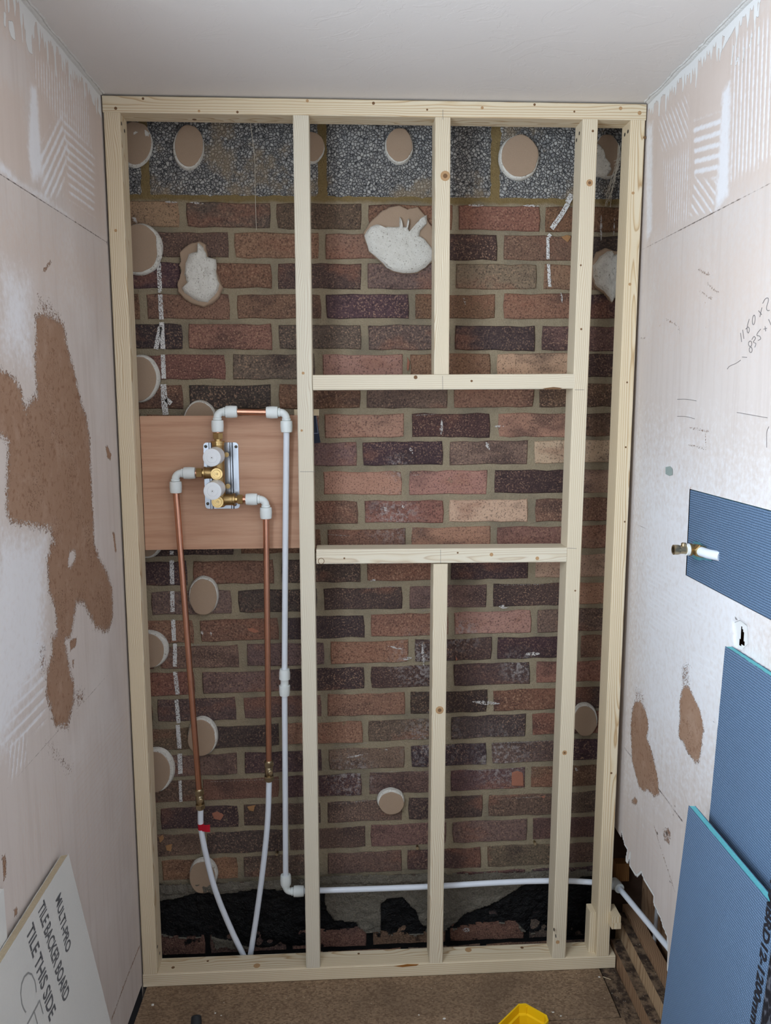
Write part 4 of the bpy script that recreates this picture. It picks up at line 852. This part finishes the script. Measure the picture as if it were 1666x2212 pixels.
# =================================================================== RIGHT CORNER: cavity, battens, inset board, leaning boards
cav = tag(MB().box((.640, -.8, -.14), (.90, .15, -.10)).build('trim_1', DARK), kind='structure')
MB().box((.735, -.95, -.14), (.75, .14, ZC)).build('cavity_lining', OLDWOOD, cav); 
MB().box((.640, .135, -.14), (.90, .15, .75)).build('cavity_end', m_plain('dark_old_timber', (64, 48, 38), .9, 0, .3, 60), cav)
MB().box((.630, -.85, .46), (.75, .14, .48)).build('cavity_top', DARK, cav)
def batten(name, x0, x1, z0, z1, y0, y1, label, mat=OLDWOOD, topmat=None, lab2=None):
    dx0, dx1 = WD[0]*y0, WD[0]*y1; m = MB()
    m.add([(x0+dx0, y0, z0), (x1+dx0, y0, z0), (x1+dx1, y1, z0), (x0+dx1, y1, z0), (x0+dx0, y0, z1), (x1+dx0, y0, z1), (x1+dx1, y1, z1), (x0+dx1, y1, z1)], [(0,3,2,1),(4,5,6,7),(0,1,5,4),(1,2,6,5),(2,3,7,6),(3,0,4,7)])
    o = m.build(name, mat); o.color = (.5, .9, .5, 1)
    if topmat is not None: o.data.materials.append(topmat); [setattr(f, 'material_index', 1) for f in o.data.polygons if abs(f.normal.z) > .9 and f.center.z > z1-.001]
    return tag(o, label, 'batten')
def xline(px, py, z): q = UZ(px, py, z); return q[0]-WD[0]*q[1]
def zline(px, py, x):
    P = np.array([x, 0, 0]); r = ray(px, py); return (CAM+np.dot(P-CAM, WN)/np.dot(r, WN)*r)[2]
xa = xline(1388, 2211, 0.); za = zline(1407, 2211, xa); xb = xline(1424, 2195, za); zb_ = zline(1429, 2162, xb); xc_ = xline(1433, 2128, zb_); xd = xline(1440, 2079, zb_+.012)
print('battens', xa, za, xb, zb_, xc_, xd)
batten('floor_batten', xa, xb-.001, -.02, za, -.55, .058, 'lowest dirty timber batten along the right wall beside the frame foot', OLDWOOD, DIRTY)
batten('floor_batten', xb, xc_-.001, -.02, zb_, -.55, .10, 'middle pale timber batten with blackened top along the right wall', m_wood('aged_batten', (186,160,128),(168,140,108),(132,100,72),200,.2), DIRTY)
batten('floor_batten', xc_, xd, .0, zb_+.012, -.55, .12, 'wide old brown board inside the torn-open right wall', OLDWOOD)
for k in range(2):
    p = UY(1322, 2006-k*16, -.01); x0 = UY(1321, 2000, -.02)[0]
    o = MB().box((0, 0, 0), (.024, .055, .0165)).build('timber_packer', WOOD); o.location = (x0, -.024+.002*k, UY(1332, 2007, -.024)[2]+.0172*k); o.color = (.3+.4*k, .2, .5, 1)
    tag(o, ('lower', 'upper')[k]+' of two small pine packers stacked beside the right stud', 'packer', 'pine packers beside the right stud')
m = MB(); m.tube(spline([(.712, -.028, .32), (.712, -.03, .2), (.708, -.032, .1), (.705, -.03, .0)], 8), .005, 10); tag(m.build('grey_cable', m_plain('grey_cable', (150,152,154), .5)), 'thin grey cable hanging in the torn-open wall cavity', 'cable')
o = tag(MB().box((.648, .105, UY(1350, 1906, .1)[2]), (.685, .134, UY(1350, 1868, .1)[2])).build('cavity_stud', m_wood('orange_timber', (140,100,58),(122,84,46),(92,60,34),220,.3)), 'rough orange-brown timber upright inside the torn-open wall cavity', 'timber')

def board(name, P0, u, v, U, V_, T, mat, edge, label, cat='board', jag=0.):
    """P0 top corner at the far end of the front face, u towards the viewer, v down, thickness goes behind"""
    u = Vector(u).normalized(); v = Vector(v).normalized(); n = u.cross(v).normalized()
    if n.dot(Vector(CAM)-Vector(P0)) < 0: n = -n
    root = empty(name); root.matrix_world = Matrix(((u.x, v.x, n.x, P0[0]), (u.y, v.y, n.y, P0[1]), (u.z, v.z, n.z, P0[2]), (0, 0, 0, 1)))
    ske = 1 if u.cross(v).dot(n) > 0 else -1
    m = MB(); m.box((.0005, .0005, -T), (U-.0005, V_-.0005, -.0012)); m.build('core', edge, root)
    nu_ = max(2, int(U/.006)); top = [(U*k/nu_, (N3(k*1.7, 2)*jag)) for k in range(nu_+1)]; sid = [(N3(k*1.3, 5)*jag, V_*k/nu_) for k in range(1, nu_+1)]
    per = top+[(U, V_)]+list(reversed(sid)); k_ = len(per)
    for z0, z1, nm in ((-.0012, 0, 'front_skin'), (-T-.0012, -T, 'back_skin')):
        m = MB(); m.add([(x, y, z0) for x, y in per]+[(x, y, z1) for x, y in per], [tuple(range(k_)), tuple(range(k_, 2*k_))]+[(i, (i+1) % k_, k_+(i+1) % k_, k_+i) for i in range(k_)]); m.build(nm, mat, root)
    tag(root, label, cat); return root
# inset board
T0 = WP(1, is0+.003, iz1-.001, -.0012); bi = board('tile_backer_board', T0, -WD, (0, 0, -1), .62, iz1-iz0-.004, .012, MESHB, CYAN, 'blue mesh-faced board let into the right wall behind the brass pipe elbow', jag=.0012)
# tall leaning board
tb = UW(1567, 1396, 1, .016); p2 = UY(1535, 1740, tb[1]); vv = Vector(p2)-Vector(tb); vv.y = 0; vv.normalize(); Lb = tb[2]/-vv.z
bb = board('tile_backer_board', tb, -WD, vv, .60, Lb, .012, MESHB, CYAN, 'tall blue mesh-faced board leaning on the right wall below the pipe elbow', jag=.0015)
# front leaning board with printed code
tc = UW(1488, 1740, 1, .066); p2 = UY(1429, 2205, tc[1]); vv = Vector(p2)-Vector(tc); vv.y = 0; vv.normalize(); Lc_ = tc[2]/-vv.z
bc = board('tile_backer_board', tc, -WD, vv, .60, Lc_, .012, MESHB, CYAN, 'front blue mesh-faced board with black printed code and bright cyan top edge', jag=.0006)
print('boards', tb, Lb, tc, Lc_, vv)

def textmesh(name, body, size, mat, parent, loc, rot, sx=1., sy=1., thick=.0, shear=0.):
    cu = bpy.data.curves.new(name, 'FONT'); cu.body = body; cu.size = size; cu.resolution_u = 4; cu.shear = shear; cu.offset = thick
    o = bpy.data.objects.new(name, cu); COL.objects.link(o); dg = bpy.context.evaluated_depsgraph_get(); dg.update(); me = bpy.data.meshes.new_from_object(o.evaluated_get(dg)); bpy.data.objects.remove(o)
    me.name = name; me.materials.clear(); me.transform(Matrix.Diagonal((sx, sy, 1, 1))); t = link(name, me, mat, parent); t.location = loc; t.rotation_euler = rot; return t
def blocal(b, px, py):
    M = b.matrix_world; n = M.col[2].xyz; P = M.col[3].xyz; r = Vector(ray(px, py)); c = Vector(CAM); h = c+r*((P-c).dot(n)/r.dot(n)); return M.inverted() @ h

def printed(name, body, size, mat, parent, x, y, updir, sx=1., sy=1., thick=0., shear=0., z=.0006):
    """flat print on a board: reads down the board (local +y); letter tops along updir * local x"""
    cu = bpy.data.curves.new(name, 'FONT'); cu.body = body; cu.size = size; cu.resolution_u = 3; cu.shear = shear; cu.offset = thick
    o = bpy.data.objects.new(name, cu); COL.objects.link(o); dg = bpy.context.evaluated_depsgraph_get(); dg.update(); me = bpy.data.meshes.new_from_object(o.evaluated_get(dg)); bpy.data.objects.remove(o)
    me.name = name; me.materials.clear()
    for v in me.vertices: tx, ty = v.co.x*sx, v.co.y*sy; v.co = (x+updir*ty, y+tx, z)
    return link(name, me, mat, parent)
def blocal(b, px, py):
    M = b.matrix_world; n = M.col[2].xyz; P = M.col[3].xyz; r = Vector(ray(px, py)); c = Vector(CAM); h = c+r*((P-c).dot(n)/r.dot(n)); return M.inverted() @ h
bpy.context.view_layer.update()
bb0, bb1 = blocal(bc, 1659, 1956), blocal(bc, 1623, 2193); hgt = blocal(bc, 1664.5, 2040).x-blocal(bc, 1650, 2028).x
t_ = printed('printed_code', 'HMBRD12-1200mm', .05, INK, bc, (bb0.x+bb1.x)/2, 0, 1, thick=.0022)
# fit: B starts at bb0.y and the last m starts at bb1.y
ys = [v.co.y for v in t_.data.vertices]; full = max(ys)-min(ys); f = (bb1.y-bb0.y)/(full*(.955-.175)); hx = max(v.co.x for v in t_.data.vertices)-(bb0.x+bb1.x)/2
for v in t_.data.vertices: v.co.y = bb0.y-full*.175*f+(v.co.y-min(ys))*f; v.co.x = (bb0.x+bb1.x)/2+(v.co.x-(bb0.x+bb1.x)/2)*(hgt/hx)
e0_, e1_ = blocal(bc, 1666, 2064), blocal(bc, 1643, 2211)
m = MB(); m.box(((e0_.x+e1_.x)/2, .01, .0002), ((e0_.x+e1_.x)/2+.05, Lc_-.01, .0007))
t = NT('black_woven_band'); o_ = t.obj(); vn = t.voro(t.scale(o_, (1, .6, 1)), 150.); t.bump(vn, .002); BAND = t.fin(t.ramp(vn, [(0, lin((20,20,24))), (.6, lin((32,32,38))), (.8, lin((80,82,90)))]), .7)
m.build('printed_band', BAND, bc)
print('text', bb0, bb1, hgt, Lc_)

# ---- left: cement tile backer board with stencilled print -------------------
tl_ = UW(148, 1845, -1, .022); p2 = UY(240, 2210, tl_[1]); vv = Vector(p2)-Vector(tl_); vv.y = 0; vv.normalize(); Ll = tl_[2]/-vv.z
bl = board('tile_backer_board', tl_, -WD, vv, .60, Ll, .014, BACKER, RAWEDGE, 'pale grey cement board stencilled with tile backer text leaning on the left wall', jag=.0012)
bpy.context.view_layer.update()
for body, p0, p1, ref in (('MULTI-PRO', (118,1948), (143,2062), 9), ('TILE BACKER BOARD', (73,1946), (138,2168), 17), ('TILE THIS SIDE', (54,2018), (107,2208), 14)):
    a, b = blocal(bl, *p0), blocal(bl, *p1); a.y = max(a.y, .007)
    o = printed('printed_text', body, .03, INKG, bl, a.x-.004, a.y, -1, thick=.0005)
    ys = [v.co.y for v in o.data.vertices]; f = (b.y-a.y)/(max(ys)-min(ys)); a.x -= .004; xs_ = [abs(v.co.x-a.x) for v in o.data.vertices]; fx = (.030 if body[0] == 'T' else .026)/max(xs_)
    for v in o.data.vertices: k = (v.co.y-min(ys))*f; v.co.y = a.y+k; v.co.x = a.x+(v.co.x-a.x)*fx+(b.x-a.x)*k/(b.y-a.y)
a = blocal(bl, 38, 2175); o = printed('printed_mark', 'CF', .085, INKF, bl, a.x-.01, a.y-.03, -1, thick=-.0026)
wb = UW(8, 1919, -1, .0055); wv = Vector((.002, 0, -1)).normalized()
board('white_board', wb, -WD, wv, .30, wb[2]/-wv.z, .004, WHITEB, WHITEB, 'sliver of plain white board behind the stencilled cement board', jag=0)

# ---- brass elbow and valve coming out of the inset board --------------------
fit = tag(empty('pipe_elbow', tuple(UW(1503, 1187, 1, .0))), 'brass elbow with nickel nozzle and white pipe on the blue wall board', 'pipe fitting')
P = Vector(UW(1505, 1187, 1, .010)); nx = Vector(-WN); dn = Vector(WD)*-1
m = MB(); m.lathe(P, nx, [(-.008, .0100), (0, .0100), (.010, .0100), (.0105, .0125), (.015, .0125)], 24); e = m.build('elbow_body', BRASS, fit, True)
m = MB(); m.lathe(P, dn, [(-.010, .0098), (.010, .0098)], 24); nut(m, P+dn*.010, dn, .014, .0130); m.build('compression_nut', BRASSL, fit, False)
m = MB(); m.lathe(P+nx*.015, nx, [(0, .0118), (.002, .0124), (.004, .0116), (.006, .0118)], 20); m.build('thread_tape', m_plain('ptfe', (226,230,228), .8, 0, .1, 500), fit, True)
m = MB(); m.lathe(P+nx*.021, nx, [(0, .0085), (.013, .0085), (.0135, .0092), (.017, .0100), (.0255, .0100), (.026, .0092), (.026, .0066), (.012, .0062)], 26, caps=False); nz_ = m.build('nozzle', NICKEL, fit, True)
m = MB(); m.lathe(P+nx*.026+Vector((0, 0, .007)), (0, 0, 1), [(0, .0052), (.0055, .0052), (.007, .0036)], 16); m.build('ball_screw', NICKEL, nz_, True)
m = MB(); m.tube([P+dn*.022, P+dn*.050+nx*-.004, P+dn*.075+nx*-.016], .0095, 18); m.build('plastic_tube', PLASTIC, fit, True)
for c in fit.children_recursive: c.data.transform(Matrix.Translation(-fit.location))
def scar(pts, mat, name, off, side=1, parent=wall_right):
    Q = [UW(x, y, side, off) for x, y in pts]; B_ = [UW(x, y, side, off-.0008) for x, y in pts]; n = len(Q); m = MB()
    m.add(Q+B_, [tuple(range(n)), tuple(reversed(range(n, 2*n)))]+[(i, (i+1) % n, n+(i+1) % n, n+i) for i in range(n)]); return m.build(name, mat, parent)
scar([(1499,1169),(1512,1172),(1522,1180),(1537,1190),(1538,1212),(1522,1209),(1510,1211),(1499,1206),(1494,1196)], m_plain('cut_foam', (86,140,152), .9, 0, .3, 300), 'cut_out', .0004, 1, bi).parent = None
co = bpy.data.objects['cut_out']; co.parent = bi; co.matrix_parent_inverse = bi.matrix_world.inverted()
scar([(1438,1009),(1448,1007),(1453,1013),(1453,1026),(1446,1028),(1438,1024)], m_plain('grey_tape', (150,164,160), .5, 0, .15, 300), 'tape_patch', .0012)

# ---- pencil writing on the right wall ---------------------------------------
def pen(pts, wd=.0006, zx=4.425, ox=1320, oy=560, sm=True):
    Q = [Vector(UW(ox+x/zx, oy+y/zx, 1, .0004)) for x, y in pts]; Q = spline(Q, 5) if sm and len(Q) > 2 else Q; stroke('pencil_line', Q, wd, PENCIL, wall_right, 5)
el = lambda cx, cy, rx, ry, tilt=0: [(cx+rx*math.cos(t)+tilt*math.sin(t), cy+ry*math.sin(t)) for t in np.linspace(0, 2*math.pi, 13)]
for p in ([(1240,705),(1250,790)], [(1260,675),(1272,760)], [(1322,573),(1305,640),(1304,690),(1316,704),(1324,670),(1312,648),(1290,668)], el(1366,580,13,46,-4), [(1412,492),(1442,530)], [(1444,462),(1424,552)], [(1452,422),(1475,380),(1500,370),(1506,395),(1488,462),(1497,490),(1515,488)],
          el(1332,808,16,26), el(1337,866,14,26), [(1348,768),(1368,738),(1382,758),(1362,792),(1386,806),(1376,842)], [(1432,668),(1404,702),(1396,728),(1420,734),(1432,760),(1408,776)], [(1462,668),(1490,660)], [(1474,642),(1480,688)], [(1508,575),(1530,625)]): pen(p, .0006)
for p in ([(636,1338),(720,1338),(816,1354)], [(636,1502),(715,1504),(800,1525)], [(1205,1465),(1260,1474),(1495,1516)], [(1113,1050),(1135,1022),(1195,995),(1240,965)], [(1255,935),(1300,938)], [(1510,1600),(1490,1660),(1490,1800)]): pen(p, .0005)

# ---- chipped brick faces
CHIPB = m_plain('fresh_chip', (172, 116, 94), .9, 0, .25, 260, .002); CHIPT = m_plain('tan_chip', (178, 134, 92), .9, 0, .25, 260, .002)
for pts, mt in (([(1106,1668),(1118,1664),(1130,1670),(1131,1698),(1105,1697)], CHIPB), ([(1212,512),(1226,507),(1234,512),(1226,524)], CHIPT), ([(535,1357),(548,1356),(560,1364),(550,1367),(537,1362)], CHIPB), ([(458,1756),(470,1752),(484,1760),(476,1772),(462,1768)], CHIPB), ([(534,1742),(552,1738),(548,1752),(538,1750)], CHIPT), ([(343,1808),(352,1802),(354,1812),(346,1820)], CHIPT), ([(358,1826),(372,1822),(370,1838),(360,1836)], CHIPT), ([(1168,1720),(1178,1718),(1176,1724)], CHIPB), ([(984,1414),(988,1424),(985,1428)], CHIPB), ([(880,771),(885,782),(883,800),(879,800)], CHIPB)):
    blob(pxo(pts, jag=.0012), YB-.0012, .0016, mt, 'brick_chip', wall_back, .2, .0006, 5, 3)
# ---- small things on the wall -----------------------------------------------
for px, py in ((902,1829),(1155,1819),(600,1842)):
    P = Vector(UY(px, py, YB)); m = MB(); m.lathe(P+Vector((0, .004, 0)), (-.1, -1, .15), [(0, .0035), (.016, .0032), (.0165, .0042), (.019, .0040)], 12); m.build('nail_stub', NICKEL, wall_back, True)
th = stroke('loose_thread', spline([UY(541,264,.07), UY(549,330,.10), UY(551,370,.13), UY(552,430,.148), UY(553,470,.15), UY(554,497,.15)], 6), .0007, FIBRE, None); tag(th, 'fine pale thread hanging in front of the upper left concrete block', 'thread')
sr = empty('scrim_strands', tuple(UY(1325, 340, .09))); tag(sr, 'frayed white scrim tape strands dangling beside the far right stud', 'scrim tape')
g = random.Random(4)
for k in range(9):
    o = stroke('strand', spline([UY(1338+g.uniform(-3, 4), 305+g.uniform(0, 40), .10), UY(1334+g.uniform(-4, 3), 360+g.uniform(-10, 10), .11), UY(1328-g.uniform(0, 14), 400+g.uniform(-10, 10), .12), UY(1322-g.uniform(0, 16), 425+g.uniform(-8, 25), .13)], 5), .0006, FIBRE, sr, 4); o.data.transform(Matrix.Translation(-sr.location))
for k in range(6):
    o = stroke('strand', [UY(1326+k*.6, 348+k*7, .108), UY(1340, 343+k*7, .10)], .0005, FIBRE, sr, 4); o.data.transform(Matrix.Translation(-sr.location))
BEAD = m_plain('chipped_bead', (212, 210, 206), .9, 0, .08, 60, .002)
# chipped plaster beads where the old coving was, along both ceiling corners
for idx, (side, s1_) in enumerate(((-1, 3.0), (1, 3.0))):
    m = MB(); V = []; Fc = []; n = 260
    for i in range(n):
        s_ = .004+ (s1_-.004)*(i/(n-1))**1.6; w0 = .011+.005*N3(s_*14, side)+.003*N3(s_*60, side); h0 = .005+.003*N3(s_*18, side, 3)
        for off, dz in ((0, -h0), (w0*.35, -h0*.75), (w0*.55, -h0*.25), (w0*.8, -h0*.45), (w0, 0)): V.append(WP(side, s_, ZC+dz-.0002, off))
    for i in range(n-1):
        for k in range(4): Fc.append((i*5+k, (i+1)*5+k, (i+1)*5+k+1, i*5+k+1))
    m.add(V, Fc); tag(m.build('trim_%d' % (idx+2), BEAD, None), kind='structure')

# ---- on the floor -------------------------------------------------------------
tub = empty('plastic_tub'); tag(tub, 'open yellow plastic parts bin on the chipboard floor', 'storage bin')
zr0 = .085; A0 = Vector(UZ(1127, 2163, zr0)); B0 = Vector(UZ(1190, 2198, zr0)); e1 = (B0-A0).normalized(); e2 = Vector((e1.y, -e1.x, 0)); Wt = (B0-A0).length; Dt = .16
def ring(o, z, ch=.012):
    a, b, c, d = A0+e1*o+e2*o, A0+e1*(Wt-o)+e2*o, A0+e1*(Wt-o)+e2*(Dt-o), A0+e1*o+e2*(Dt-o); out = []
    for p, u, v in ((a, e2, e1), (b, -e1, e2), (c, -e2, -e1), (d, e1, -e2)): out += [p+u*ch, p+v*ch]
    return [(q.x, q.y, z) for q in out]
rs = [ring(.008, .001), ring(.003, .001+.04), ring(0, zr0-.008), ring(-.001, zr0-.006), ring(-.001, zr0), ring(.0025, zr0), ring(.003, zr0-.02), ring(.007, zr0-.022), ring(.011, .004)]
m = MB(); V = sum(rs, []); Fc = [(i*8+k, i*8+(k+1) % 8, (i+1)*8+(k+1) % 8, (i+1)*8+k) for i in range(len(rs)-1) for k in range(8)]+[tuple(range(8)), tuple(range(64, 72))]; m.add(V, Fc); m.build('bin_shell', YELLOW, tub)
for k in (.010, .016):
    m = MB(); p = A0+e1*k+e2*.004; m.tube([(p.x, p.y, zr0-.004), (p.x, p.y, .02)], .0015, 8); m.build('moulded_rib', YELLOW, tub)
tool = empty('tool_handle'); tag(tool, 'black-capped yellow tool handle at the bottom edge of the floor', 'hand tool')
P = Vector(UZ(424, 2193, .034)); d = Vector((.10, -.75, -.65)).normalized()
m = MB(); m.lathe(P, d, [(0, .004), (.0005, .0090), (.003, .0118), (.012, .0128), (.022, .0128), (.024, .0120)], 24); m.build('end_cap', BLACKR, tool, True)
m = MB(); m.lathe(P+d*.023, d, [(0, .0115), (.003, .0132), (.012, .0142), (.020, .0130), (.026, .0100)], 12); m.build('grip', LIME, tool, True)
for px, py, sz in ((465,2188,.004),(478,2193,.003),(905,2192,.003),(960,2200,.005),(1195,2186,.004),(1212,2194,.004),(330,2170,.006),(1295,2110,.004)):
    P = UZ(px, py, .0005); m = MB(); m.add([(P[0]+sz*math.cos(t+px)*(.6+.4*((k*7) % 3)/2), P[1]+sz*.7*math.sin(t+px), 0) for k, t in enumerate(np.linspace(0, 6.283, 7)[:-1])]+[(P[0], P[1], sz*.5)], [(0,1,2,3,4,5)]+[(k, (k+1) % 6, 6) for k in range(6)])
    m.build('plaster_crumb', GYPSUM, floor)
o = stroke('wood_splinter', [UZ(1303,2110,.002), UZ(1320,2116,.003)], .0008, WOOD, floor)
